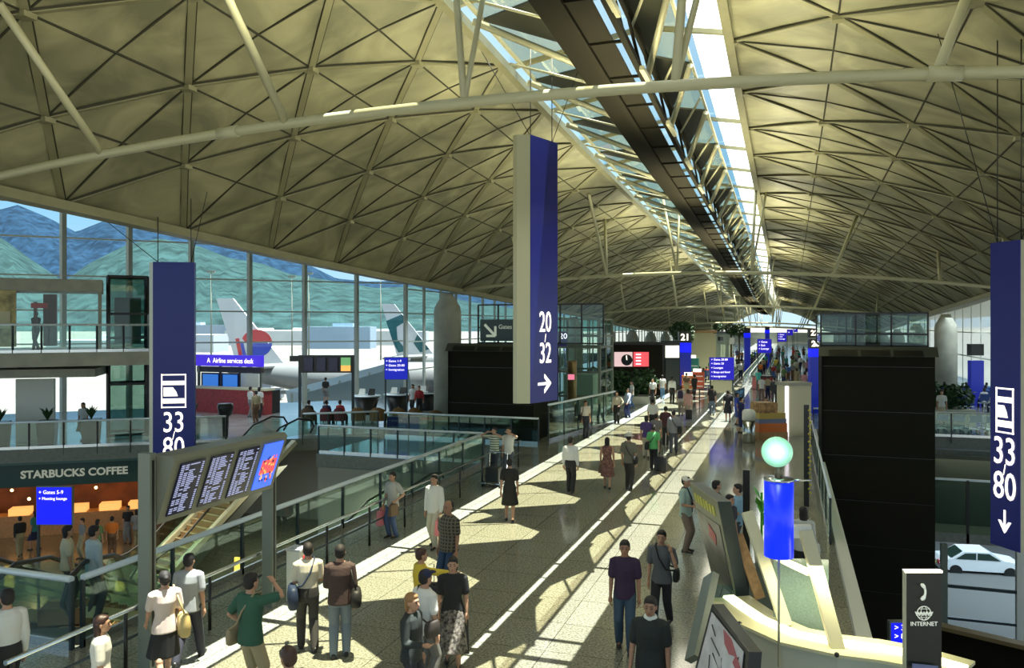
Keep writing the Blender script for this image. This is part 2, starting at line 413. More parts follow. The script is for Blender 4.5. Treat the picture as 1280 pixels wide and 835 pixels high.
glazed('window_2', (-25.3, 50.5), (-25.3, 230), 0, [1.9, 3.9, 5.9, 7.6], 60, None, 10.5, .14)
# right side: translucent fluted wall behind the seats
M['_w'] = M['winglass']; fl = glass('fluted_translucent_glass', (.85,.92,.95), .04); _t = fl.node_tree
_o = [n for n in _t.nodes if n.type == 'OUTPUT_MATERIAL'][0]; _old = _o.inputs[0].links[0].from_socket
_tl = _t.nodes.new('ShaderNodeBsdfTranslucent'); _tl.inputs[0].default_value = (.85,.95,1,1); _m2 = _t.nodes.new('ShaderNodeMixShader'); _m2.inputs[0].default_value = .5
_t.links.new(_old, _m2.inputs[1]); _t.links.new(_tl.outputs[0], _m2.inputs[2]); _t.links.new(_m2.outputs[0], _o.inputs[0])
M['winglass'] = fl; glazed('window_3', (15.8, 41), (15.8, 230), 0, [2.2, 4.4], 50, None, 8, .07); M['winglass'] = M['_w']
b = MB(); b.box(-26, 230, 0, 16, 230.3, 3.0); b.build('wall_far', M['slab'], kind='structure')
# ------------------------------------------------------------------ columns
def column(x, y, r, z1, z0=0):
    b = MB(); b.lathe((x, y, 0), [(r, z0), (r, z1-1.0), (r*.93, z1-.72), (r*.45, z1-.12), (r*.45, z1)], 28)
    return b
for k in range(11):
    y = 38.6+13.15*k
    column(-16.9, y, .72, rz_(XL, y)-.15).build('column', M['concrete'], kind='structure')
    column(10.4, y+24, .72, rz_(XL, y+24)-.15).build('column', M['concrete'], kind='structure')
# ------------------------------------------------------------------ tie frames
TZ = lambda x, y: rz_(XL, y)-.12+.84*(1-((x+4.8)/(XR_-XL)*2)**2)-.06
def tie(y, seg=24, r=.086):
    T = MB(); pts = []
    ze = rz_(XL, y)-.12
    for i in range(seg+1):
        x = XL+(XR_-XL)*i/seg; pts.append((x, y, TZ(x, y)))
    T.tube(pts, r, 10)
    for s in (.28, .72):
        i = int(seg*s); p = pts[i]; q = pts[i+1]; T.tube([p, (Vector(p)*.6+Vector(q)*.4)], r*1.25, 10)
    return T, pts
k = 0
for y in (12.1, 38.6, 64.9, 91.2, 117.5, 143.8, 170.1):
    T, pts = tie(y); o = T.build('tie_beam', M['steel'], kind='structure', label=None)
    S = MB()
    def strut(x, x2, y2, r=.075): S.tube([(x, y, TZ(x, y)), (x2, y+y2, rz_(x2, y+y2)-.05)], r, 8)
    strut(-8.4, -8.6, -2.9 if k else -3.1); strut(-12.6, -12.55, -2.2)
    strut(-5.0, -5.9, 1.5, .06); strut(-5.0, -5.1, 1.9, .05); strut(-1.6, -1.45, 1.2, .07); strut(-1.6, -1.0, 2.0, .055)
    strut(1.9, 3.1, 2.6); strut(6.2, 6.6, 3.0); strut(-8.4, -9.2, 3.2) if k else None
    S.build('tie_strut', M['steel'], kind='structure'); k += 1
# ------------------------------------------------------------------ spine walkway and reflectors
Tm = MB(); Rf = MB(); Lt = MB(); Sl = MB()
zz = lambda y, o: 12.45+dz(y)-o
y = Y0
while y < 150:
    y2 = y+2
    for x, o in ((-3.9, 1.9), (-3.1, 1.9), (-3.9, 1.2), (-3.1, 1.2)): Tm.bar((x, y, zz(y, o)), (x, y2, zz(y2, o)), .12, .14)
    Tm.bar((-3.9, y, zz(y, 1.9)), (-3.9, y2, zz(y2, 1.2)), .06); Tm.bar((-3.1, y2, zz(y2, 1.9)), (-3.1, y, zz(y, 1.2)), .06)
    Tm.bar((-3.9, y, zz(y, 1.9)), (-3.1, y, zz(y, 1.9)), .06)
    Tm.hexa([(-4.45, y, zz(y, 1.88)), (-3.35, y, zz(y, 1.88)), (-3.35, y2, zz(y2, 1.88)), (-4.45, y2, zz(y2, 1.88)), (-4.45, y, zz(y, 1.84)), (-3.35, y, zz(y, 1.84)), (-3.35, y2, zz(y2, 1.84)), (-4.45, y2, zz(y2, 1.84))])
    y = y2
Tm.build('spine_walkway', M['granite_dark'], kind='structure')
# perforated sheets between the lozenges: they let about half of the sun through
pm = glass('perforated_sheet', (.86,.78,.58), .0, .5); _t = pm.node_tree
for _n in _t.nodes:
    if _n.type == 'BSDF_GLOSSY': _d = _t.nodes.new('ShaderNodeBsdfDiffuse'); _d.inputs[0].default_value = (.34,.33,.20,1); _mx = [l for l in _t.links if l.from_node == _n][0].to_node; _t.links.new(_d.outputs[0], _mx.inputs[2]); _t.links.remove([l for l in _t.links if l.to_socket == _mx.inputs[0]][0]); _mx.inputs[0].default_value = .25
y = Y0; Pf = MB()
while y < 168:
    for xa, oa, xb, ob in ((-6.6, .55, -3.9, .98), (-3.1, .98, -2.35, .55)):
        Pf.poly([(xa, y, zz(y, oa)), (xb, y, zz(y, ob)), (xb, y+6, zz(y+6, ob)), (xa, y+6, zz(y+6, oa))])
    for x in (-6.6, -2.35): Tm2 = Lt.bar((x, y, zz(y, .6)), (x, y+6, zz(y+6, .6)), .07, .09)
    y += 6
Pf.build('perforated_panel', pm, kind='structure')
y = 21.1-28; n_ = 0
while y < 170:
    # opaque lozenge hung under the glazing: wide at the walkway, pointed to both edges
    a = [(-3.9, y-1.97), (-3.9, y+1.97), (-6.55, y+.06), (-6.55, y-.06)]
    c = [(-3.1, y-1.97), (-2.35, y-.06), (-2.35, y+.06), (-3.1, y+1.97)]
    for q in (a, c):
        Rf.prism([(px_, py_, zz(py_, 1.05 if -4 < px_ < -3 else .62)) for px_, py_ in q], (0, 0, .05))
    for sx, xe in ((-3.9, -6.7), (-3.1, -2.35)):
        Lt.tube([(sx, y+1.6, zz(y, 1.75)), (xe, y-.4, zz(y, .75))], .08, 6)
        Sl.tube([(sx, y-.4, zz(y, 1.3)), (xe, y-1.9, zz(y, .7))], .035, 5)
    Lt.bar((-3.0, y+.2, zz(y, 2.0)), (-3.0, y+1.7, zz(y, 2.0)), .10)
    y += 4
Rf.build('reflector_panel', mat('reflector_grey_green', (.045,.047,.03), .45, .1), kind='structure')
Lt.build('spine_strut', M['steel'], kind='structure'); Sl.build('spine_stay', M['steel'], kind='structure')
b = MB(); y = Y0+1.2
while y < 90:
    b = MB(); b.bar((-4.1, y, zz(y, 1.55)), (-4.1, y+2.6, zz(y+2.6, 1.55)), .07, .09); y += 4
    b.build('spine_lamp', mat('lamp_tube', (.9,1,.95), .5, emit=(.80,1,.86), es=3.0), None, label='slim white light tube in the row along the roof walkway', cat='light', group='light tubes along the roof walkway')
# ================================================================== OUTSIDE
MB().poly([(-3500,-400,-9),(3500,-400,-9),(3500,5000,-9),(-3500,5000,-9)]).build('ground_apron', mat('apron_concrete', (.12,.12,.11), .9, noise=.12, nscale=.02), kind='structure')
# hills: ridge profiles in front of one another
def hills(name, D, prof, col, depth, seedv):
    rnd = random.Random(seedv); b = MB(); xs = []
    px = prof[0][0]
    pts = []
    while px <= prof[-1][0]:
        y = lerp_tab(px, [q[0] for q in prof], [q[1] for q in prof]); pts.append((px, y)); px += 6
    n = 9; idx = {}
    for i, (px, y) in enumerate(pts):
        top = V(px, y, D)
        for j in range(n):
            t_ = j/(n-1); dd = D-depth*(1-t_); p = PX(px, dd, 0)
            h = (top.z+9)*(t_**.8); h *= 1+.16*math.sin(px*.05+j*1.7+seedv)*(1-t_)+.10*rnd.uniform(-1,1)*(1-t_)
            idx[i, j] = len(b.v); b.v.append(Vector((p.x, p.y, -9+h)))
    for i in range(len(pts)-1):
        for j in range(n-1): b.face([idx[i,j], idx[i+1,j], idx[i+1,j+1], idx[i,j+1]], True)
    m = mat(name+'_mat', col, .95, noise=.4, nscale=.02, spec=.05)
    b.build('hills', m, kind='structure')
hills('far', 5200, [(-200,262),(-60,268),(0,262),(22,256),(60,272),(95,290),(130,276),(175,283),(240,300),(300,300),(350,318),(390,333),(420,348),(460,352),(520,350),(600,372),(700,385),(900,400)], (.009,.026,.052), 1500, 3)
hills('near', 3000, [(-200,300),(-40,298),(0,296),(40,325),(80,352),(110,330),(160,305),(200,298),(250,308),(285,322),(330,330),(360,342),(420,352),(470,360),(520,358),(580,376),(680,392),(800,402)], (.018,.042,.044), 1300, 5)
# aircraft ---------------------------------------------------------------
def aircraft(label, tail_px, D, tail_top_y, kind_):
    base = V(tail_px, tail_top_y, D)
    root = thing('aircraft', label, 'airplane', (base.x, base.y, -9), TH)     # local x to the right of the view, nose right
    top = base.z+9; s = top/18.5
    wh = mat('aircraft_white', (.15,.16,.165), .3)
    b = MB(); R = 2.9*s; zc = 5.2*s; L = 58*s; prof = []
    for i in range(25):
        t_ = i/24; x = -5*s+L*t_
        r = R*min(1, (t_/.30)**.6 if t_ < .3 else 1)*(1 if t_ < .88 else math.sqrt(max(.001, 1-((t_-.88)/.12)**2)))
        up = (1-min(1, t_/.3))*1.7*s
        prof.append([Vector((x, r*math.cos(a*2*PI/20), zc+up+r*math.sin(a*2*PI/20))) for a in range(20)])
    b.rings(prof); b.build('fuselage', wh, root, local=True)
    b = MB(); zb = zc+R*.7
    def fin(pts, th): b.prism([(x*s, -th/2*s, z*s) for x, z in pts], (0, th*s, 0))
    fin([(-5.6,18.5),(-2.9,18.5),(5.2,8.2),(6.8,7.2),(-2.2,7.2),(-3.0,10.0)], .5)
    b.build('tail_fin', mat('aircraft_white_lit', (.62,.63,.64), .5), root, local=True)  # whiter than the fuselage, standing in for sun the upright fin misses
    b = MB()
    for sy in (-1, 1):
        b.prism([(x*s, y*s*sy, 7.2*s) for x, y in ((1,1),(4.5,1),(-1.5,10),(-3.8,10))], (0,0,.3*s))
    b.build('tailplane', wh, root, local=True)
    b = MB()
    for sy in (-1, 1): b.prism([(x*s, y*s*sy, (3.6+abs(y)*.06)*s) for x, y in ((18,2),(29,2),(15,28),(12,28))], (0,0,.5*s))
    b.build('wing', wh, root, local=True)
    for sy in (-1, 1):
        b = MB()
        b.lathe((24*s, 9*s*sy, 2.6*s), [(1.1*s,-3*s),(1.5*s,-1.4*s),(1.6*s,1.5*s),(1.4*s,2.2*s)], 16, rot=Matrix.Rotation(PI/2, 3, 'Y'))
        b.build('engine', wh, root, local=True)
    if kind_ == 'm':
        rd = mat('livery_red', (.55,.03,.03), .4); bl = mat('livery_blue', (.03,.06,.45), .4)
        b = MB(); y0 = -.32*s
        ring = lambda cx, cz, rx, rz, a0, a1: [(cx+rx*math.cos(a0+(a1-a0)*k/12), y0, cz+rz*math.sin(a0+(a1-a0)*k/12)) for k in range(13)]
        b.m(0).prism(ring(1.0*s, 11.3*s, 2.5*s, 2.1*s, 0, PI*.9)+[(-.8*s, y0, 11.3*s)], (0,.04,0))
        b.m(1).prism(ring(1.3*s, 11.2*s, 2.2*s, 2.2*s, -PI*.72, 0)+[(.4*s, y0, 11.2*s)], (0,.04,0))
        b.m(0).prism([(-2.5*s,y0,11.9*s),(-1.9*s,y0,12*s),(-1.2*s,y0,8.4*s),(-1.8*s,y0,8.4*s)], (0,.04,0)); b.m(1).prism([(-1.7*s,y0,11.2*s),(-1.2*s,y0,11.2*s),(-.4*s,y0,8.0*s),(-1.0*s,y0,8.0*s)], (0,.04,0))
        b.build('tail_emblem', [rd, bl], root, local=True)
    else:
        g = mat('livery_green', (.0,.10,.12), .4); b = MB(); y0 = -.32*s
        b.prism([(x*s, y0, z*s) for x, z in ((-4.6,14.9),(-1.2,16.3),(-.2,15.0),(-2.4,13.6),(-2.2,11.0),(-.2,8.6),(-2.0,8.2),(-3.2,10.5))], (0,.04,0))
        b.prism([(x*s, y0, z*s) for x, z in ((2.0,12.0),(4.6,9.0),(2.6,8.2),(1.2,10.2))], (0,.04,0))
        b.build('tail_emblem', g, root, local=True)
    return root
aircraft('white airliner with red and blue emblem on its tail, seen through the window', 314, 130, 373, 'm')
aircraft('white airliner with dark green brushstroke tail, farther off outside the window', 510, 170, 380, 'c')
# low airport buildings and ground vehicles beyond the stand
rnd = random.Random(4)
for i, (px, D, w, h, c) in enumerate([(205,420,60,9,(.45,.5,.55)),(232,600,70,14,(.35,.42,.5)),(395,560,120,10,(.6,.62,.6)),(425,480,40,13,(.30,.40,.5)),(470,620,80,9,(.5,.55,.6)),(140,380,50,7,(.55,.6,.62)),(325,760,60,9,(.7,.7,.66))]):
    p = PX(px, D, -9); b = MB(); b.cbox((p.x, p.y, -9+h/2), (w, 22, h), TH); b.cbox((p.x+3, p.y, -9+h+1), (w*.3, 10, 2), TH)
    b.build('airport_building', mat('bld%d' % i, c, .8), label=['low grey hangar beyond the apron','long blue grey cargo building under the hills','pale low terminal block beyond the apron','squat blue grey block with rooftop plant','pale shed by the green brushstroke tail','pale hut on the apron seen above the balcony','long white shed behind the red and blue emblem tail'][i], cat='building')
for i, (px, D, c) in enumerate([(338,150,(.2,.22,.25)),(360,210,(.75,.75,.75)),(372,230,(.6,.5,.3)),(388,240,(.8,.8,.8)),(408,220,(.75,.76,.8)),(425,235,(.35,.4,.5)),(440,250,(.8,.78,.7))]):
    p = PX(px, D, -9); b = MB(); b.cbox((p.x, p.y, -7.6), (4.6, 2, 1.9), TH); b.cbox((p.x-1, p.y, -6.3), (2.4, 1.9, .9), TH)
    for s in (-1.5, 1.5): b.tube([V(px, HY, D).xy.to_3d()+Vector((s*CT,s*ST,0))+Vector((ST,-CT,0))*1.1+Vector((0,0,-8.5)), V(px, HY, D).xy.to_3d()+Vector((s*CT,s*ST,0))-Vector((ST,-CT,0))*1.1+Vector((0,0,-8.5))], .5, 10)
    b.build('service_truck', mat('truck%d' % i, c, .5), label=['dark service truck nearest the red and blue emblem tail','pale grey service truck on the apron, second from the emblem tail','tan service truck on the apron between two pale ones','bright white service truck mid apron','light bluish truck on the apron mid way to the green tail','slate blue service truck on the apron','cream service truck on the apron nearest the green tail'][i], cat='truck')
# floodlight masts
for px, D, lb in ((264, 300, 'leftmost thin floodlight mast, behind the left gate sign'), (365, 330, 'thin floodlight mast left of the tall window post, middle of the apron'), (386, 310, 'thin floodlight mast second from the airliner with green tail'), (476, 320, 'thin floodlight mast beside the green brushstroke tail')):
    p = PX(px, D, -9); b = MB(); b.tube([p, p+Vector((0,0,34))], [.35,.18], 6); b.cbox(p+Vector((0,0,34)), (3,1,.8), TH)
    b.build('light_mast', M['post2'], label=lb, cat='light pole')
# jet bridge seen low through the glass
q = thing('jet_bridge', 'pale boarding bridge with sloping glazed side outside the left window', 'jet bridge', PX(450, 62, -9))
b = MB(); a_, c_ = PX(372, 60, -1.2), PX(500, 66, .6)
b.bar(a_, c_, 3, 2.6); b.build('tunnel', mat('bridge_grey', (.50,.60,.66), .4), q)
b = MB()
for k in range(8):
    t_ = k/7; p0 = a_.lerp(c_, t_)+Vector((ST,-CT,0))*1.6; b.bar(p0+Vector((0,0,-1.3)), p0+Vector((0,0,1.3)), .14)
    if k < 7: p1 = a_.lerp(c_, t_+1/7)+Vector((ST,-CT,0))*1.6; b.bar(p0+Vector((0,0,-1.3)), p1+Vector((0,0,1.3)), .1)
b.build('truss', M['white'], q)
b = MB(); b.tube([PX(400, 62, -9), PX(400, 62, -2)], .5, 10); b.tube([PX(470, 64, -9), PX(470, 64, -1)], .5, 10); b.build('support_leg', M['white'], q)
# ================================================================== RAILINGS
def balustrade(name, label, a, c, z0, h=1.1, n=8, toprail=.045, posts=M['post'], glassm=M['glassg'], rail=M['rail'], base=.12, group=None, sub=0, mid=None):
    a, c = Vector((a[0], a[1], z0)), Vector((c[0], c[1], c[2] if len(c) > 2 else z0)); d = c-a
    q = thing(name, label, 'railing', tuple(a), 0, group)
    b = MB(); b.tube([a+Vector((0,0,h)), c+Vector((0,0,h))], toprail, 10); b.build('handrail', rail, q)
    for k in range(n+1):
        p = a+d*k/n; b = MB(); b.bar(p+Vector((0,0,-.3)), p+Vector((0,0,h-.03)), .05, .07); b.build('post', posts, q)
    for k in range(n):
        p0 = a+d*(k+.02)/n; p1 = a+d*(k+.98)/n; b = MB()
        b.bar(p0+Vector((0,0,(h+base)/2)), p1+Vector((0,0,(h+base)/2)), .014, h-base-.06); b.build('glass_panel', glassm, q)
    if base > .05:
        b = MB(); b.bar(a+Vector((0,0,base*.5)), c+Vector((0,0,base*.5)), .05, base); b.build('base_rail', M['chrome'], q)
    return q
balustrade('balustrade', 'long glass balustrade with white handrail along the walkway edge', (VL+.1, 9.75), (VL+.1, 27.35), 0, n=9, toprail=.055)
balustrade('balustrade', 'glass balustrade with white handrail turning the corner over the escalators', (VL+.02, 9.62), (-16, 9.62), 0, n=3, toprail=.055)
balustrade('balustrade', 'low glass balustrade across the far end of the void', (VL+.02, 27.5), (-17.6, 27.5), 0, n=6)
balustrade('balustrade', 'glass balustrade behind the void, below the row of seats', (VL+.6, 32.6), (-17.4, 32.6), 0, n=6)
balustrade('balustrade', 'glass balustrade on the slanted edge leading to the services desk', (-17.9, 32.9), (-20.6, 30.9), 0, n=3)
balustrade('balustrade', 'glass balustrade of the main floor above the coffee shop', (-23.2, 28.95), (-31.5, 23.1), 0, n=8, posts=M['black'])
# slim double rail standing on the deck in front of the balustrade
q = thing('handrail_barrier', 'steel handrail on black posts along the left side of the walkway', 'railing', (-8.9, 7, 0))
b = MB(); b.tube([(-9.14, 7.3, .92), (-9.14, 27.4, .92)], .035, 8); b.build('handrail', M['chrome'], q)
b = MB(); b.tube([(-9.14, 7.3, .5), (-9.14, 27.4, .5)], .022, 8); b.build('lower_rail', M['post'], q)
for k in range(12):
    y = 7.4+k*1.8; b = MB(); b.tube([(-9.14, y, 0), (-9.14, y, .92)], .028, 8); b.build('post', M['black'], q)
# ================================================================== UPPER BALCONY
A1, B1 = V(-60, 406, 30).xy, V(187, 406, 33).xy
ud = (B1-A1).normalized(); un = Vector((-ud.y, ud.x))      # un points away from the camera
if un.y < 0: un = -un
def along(t, off=0, base=A1): p = base+ud*t+un*off; return (p.x, p.y)
LU = (B1-A1).length
slab('floor_upper', [along(0), along(LU), along(LU, 9), along(0, 9)], 4.0, .55, M['white'], M['concrete'])
balustrade('balustrade', 'glass balustrade with black posts along the upper balcony', along(0, .1), along(LU, .1), 4.0, n=7, posts=M['black'], glassm=M['glass'])
# low canopy and boxed shop front on the balcony
q = thing('glass_lift_shaft', 'dark framed glass lift shaft at the end of the upper balcony', 'elevator', (*along(5.0, 2.2), 0))
c0 = Vector(along(5.2, 4.2)); z0, z1 = 0.0, 7.3
F_ = MB(); Gs = MB(); w_ = 1.6
cs = [c0, c0+ud*w_, c0+ud*w_+un*w_, c0+un*w_]
for i in range(4):
    p, r = cs[i].to_3d(), cs[(i+1)%4].to_3d()
    F_.bar(p+Vector((0,0,z0)), p+Vector((0,0,z1)), .12)
    for z in (z0+.1, 2.4, 4.5, 5.6, z1): F_.bar(p+Vector((0,0,z)), r+Vector((0,0,z)), .1)
    Gs.poly([p+Vector((0,0,z0)), r+Vector((0,0,z0)), r+Vector((0,0,z1)), p+Vector((0,0,z1))])
F_.build('frame', M['black'], q); Gs.build('glazing', M['glassdk'], q)
b = MB(); cc = c0+ud*.8+un*.8; b.cbox((cc.x, cc.y, 5.3), (1.1, 1.1, 2.1), math.atan2(ud.y, ud.x)); b.build('car', mat('lift_car', (.30,.34,.28), .4), q)
q = thing('shop_unit', 'pale boxed shop front with poster on the upper balcony', 'shop', (*along(1.5, 2.5), 4.0))
r_ = math.atan2(ud.y, ud.x)
b = MB(); p = along(2.4, 3.4); b.cbox((*p, 6.75), (5.2, 3.2, .5), r_); b.cbox((*along(-.1, 3.4), 5.3), (.2, 3.2, 2.6), r_); b.cbox((*along(4.9, 2.0), 5.3), (.14, .14, 2.6), r_); b.build('canopy', M['concrete'], q)
b = MB(); p = along(1.0, 2.2); b.cbox((*p, 5.35), (1.7, .15, 2.3), r_); b.build('poster_frame', mat('poster_ochre', (.45,.38,.16), .4, noise=.5, nscale=2), q)
b = MB(); b.cbox((*along(1.2, 2.1), 5.3), (.9, .05, .7), r_+.0); b.build('poster_picture', M['cream'], q)
b = MB(); b.cbox((*along(3.0, 3.2), 5.3), (.5, .5, 2.2), r_); b.cbox((*along(2.5, 2.6), 5.6), (.12, .3, .9), r_); b.build('display_case', mat('case_brown', (.12,.06,.04), .4), q)
b = MB(); b.cbox((*along(2.65, 2.4), 5.9), (.6, .05, .22), r_); b.build('red_sign', mat('sign_red', (.5,.03,.03), .4), q)
b = MB(); b.poly([(*along(2.0, 2.0), 4.1), (*along(4.8, 2.0), 4.1), (*along(4.8, 2.0), 6.5), (*along(2.0, 2.0), 6.5)]); b.build('glass_front', M['glass'], q)
# ================================================================== MAIN LEVEL ABOVE THE COFFEE SHOP
A2, B2 = Vector((-31.6, 22.95)), Vector((-25.8, 27.1)); d2 = (B2-A2).normalized(); n2 = Vector((-d2.y, d2.x)); r2 = math.atan2(d2.y, d2.x)
al2 = lambda t, off=0, z=0: (*(A2+d2*t+n2*off), z)
b = MB(); b.cbox(al2(.3, 2.6, 1.6), (.5, .4, 2.3), r2); b.build('red_pillar_panel', M['red'], None, label='dark red panel by the doorway at the far left of the main floor', cat='panel')
b = MB(); b.cbox(al2(2.2, 3.0, 1.35), (1.5, .3, 2.7), r2); b.build('white_screen_wall', M['white'], None, label='white partition panel standing behind the planters', cat='partition')
b = MB(); b.cbox(al2(2.0, 2.4, 3.05), (6.0, 3.2, .35), r2); b.build('soffit_beam', M['concrete'], None, label='grey lowered soffit under the upper balcony', cat='beam')
for t_, lab in ((1.2, 'dark square planter nearest the red panel'), (3.0, 'dark square planter in front of the white partition'), (4.7, 'dark square planter in the middle under the lift shaft'), (8.8, 'dark square planter farthest along the main floor railing')):
    q = thing('planter', lab, 'planter', al2(t_, 1.6)); q.rotation_euler.z = r2
    b = MB(); b.hexa([(-.3,-.3,0),(.3,-.3,0),(.3,.3,0),(-.3,.3,0),(-.36,-.36,1.0),(.36,-.36,1.0),(.36,.36,1.0),(-.36,.36,1.0)]); b.build('pot', M['black'], q, local=True)
    b = MB(); rn = random.Random(int(t_*10))
    for _ in range(40):
        a_ = rn.uniform(0, 2*PI); l_ = rn.uniform(.25, .6); e = Vector((math.cos(a_)*l_*.6, math.sin(a_)*l_*.6, 1.0+l_)); s_ = Vector((-math.sin(a_), math.cos(a_), 0))*.05
        b.poly([Vector((0,0,.98))+s_*.3, Vector((e.x*.5, e.y*.5, 1.0+l_*.7))+s_, e, Vector((e.x*.5, e.y*.5, 1.0+l_*.7))-s_])
    put(b.build('foliage', M['leaf'], q, local=True), None)
b = MB(); b.lathe(al2(10.2, 1.8), [(.12,0),(.16,.9),(.30,1.0),(.36,1.35),(.33,1.5),(.05,1.5)], 16); b.build('urn', M['black'], None, label='black round urn on a stem near the end of the railing', cat='urn')
# ================================================================== COFFEE SHOP on the lower level
q = thing('coffee_shop', 'coffee shop with dark green fascia and warm lit interior below the main floor', 'shop', al2(-2, .3, -4.6)); q.rotation_euler.z = r2
Z = -4.6
def loc2(t, off, z): return (t, off, z)
b = MB(); b.box(-1, 0, 3.0, 9.6, .25, 4.0); b.build('fascia', M['green'], q, local=True)
b = MB(); b.box(-1, -.25, 3.95, 9.6, .05, 4.1); b.build('fascia_cap', mat('shop_green_light', (.05,.12,.10), .4), q, local=True)
b = MB(); b.box(-1, 5.5, 0, 9.6, 5.7, 4.0); b.build('back_wall', mat('coffee_wall', (.16,.05,.015), .7, noise=.4, nscale=1.2), q, local=True)
b = MB(); b.box(9.3, .2, 0, 9.6, 5.5, 4.0); b.build('side_wall', mat('coffee_side', (.10,.04,.02), .7), q, local=True)
b = MB(); b.box(-1, .3, 3.3, 9.6, 5.5, 3.4); b.build('shop_ceiling', mat('coffee_ceiling', (.06,.03,.015), .8), q, local=True)
text(None, 'lettering', 'STARBUCKS COFFEE', .44, mat('fascia_letters', (.55,.56,.45), .5, emit=(.5,.5,.4), es=.25), q, chain(q) @ Vector((6.35, -.03, 3.5)), face_rot((d2.x, d2.y, 0)), extrude=.02, bold=.012, sx=1.0)
b = MB()
for k in range(7): b.box(.2+k*1.25, 4.2, .95, .75+k*1.25+.15*(k%3), 4.9, 1.25)
b.build('pastry_case', mat('case_glow', (.8,.45,.15), .5, emit=(1,.50,.14), es=.7), q, local=True)
b = MB(); b.box(0, 4.1, 0, 9, 5.0, .95); b.build('counter', M['wood'], q, local=True)
b = MB()
for k, (x, w, z) in enumerate([(1.0, 1.1, 2.3), (2.5, 1.0, 2.45), (5.9, 1.3, 2.3), (7.6, .9, 2.4)]): b.box(x, 5.3, z, x+w, 5.45, z+.5)
b.build('menu_board', mat('menu_glow', (.8,.5,.2), .5, emit=(1,.58,.22), es=.5), q, local=True)
b = MB()
rn = random.Random(2)
for k in range(22): b.ball((rn.uniform(0, 9), rn.uniform(1.5, 5), rn.uniform(2.0, 3.1)), .07, seg=8)
b.build('pendant_lamp', mat('pendant_glow', (1,.7,.3), .5, emit=(1,.62,.25), es=5), q, local=True, kind='stuff')
for t_ in (1.5, 4.3, 7.0):
    p = chain(q) @ Vector((t_, 2.8, 3.0)); light('shop_lamp', 'POINT', p, 38, (1, .55, .22), radius=.2)
# blue sign in front of the coffee shop
def sign_panel(name, label, px0, px1, py0, py1, D, rows, legs=None, skew=0, m=None, depth=.12, group=None, tm=None, base_z=None):
    """free-standing or hanging blue sign: rows = [(text, size, relx, rely)]"""
    a, c = V(px0, py1, D), V(px1, py0, D+skew); d = Vector((c.x-a.x, c.y-a.y, 0)); w = d.length; h = c.z-a.z if not skew else (V(px0, py0, D).z-a.z)
    d.normalize(); nrm = Vector((d.y, -d.x, 0)); q = thing(name, label, 'sign', (a.x+d.x*w/2, a.y+d.y*w/2, base_z if base_z is not None else a.z), 0, group)
    cen = a+d*w/2+Vector((0,0,h/2)); rz = math.atan2(d.y, d.x)
    b = MB(); b.cbox(cen, (w, depth, h), rz); b.build('panel', m or M['bluelit'], q)
    b = MB(); b.cbox(cen-nrm*(depth*.2), (w+.06, depth, h+.06), rz); b.build('casing', M['post2'], q)
    for (s, size, rx, ry) in rows:
        text(None, 'lettering', s, size*h, tm or M['litw'], q, cen+d*(rx-.5)*w+Vector((0,0,(.5-ry)*h))+nrm*(depth/2+.01), face_rot(d), 'LEFT')
    if legs is not None:
        for s in (.03, .97):
            p = a+d*w*s; b = MB(); b.bar((p.x, p.y, legs), (p.x, p.y, a.z+h), .07); b.build('leg', M['post'], q)
    return q
sign_panel('direction_sign', 'bright blue direction sign standing before the coffee shop', 47, 90, 609, 655, 27, [('+ Gates 5-9', .14, .06, .13), ('+ Meeting lounge', .11, .06, .3)], legs=-4.6, base_z=-4.6)
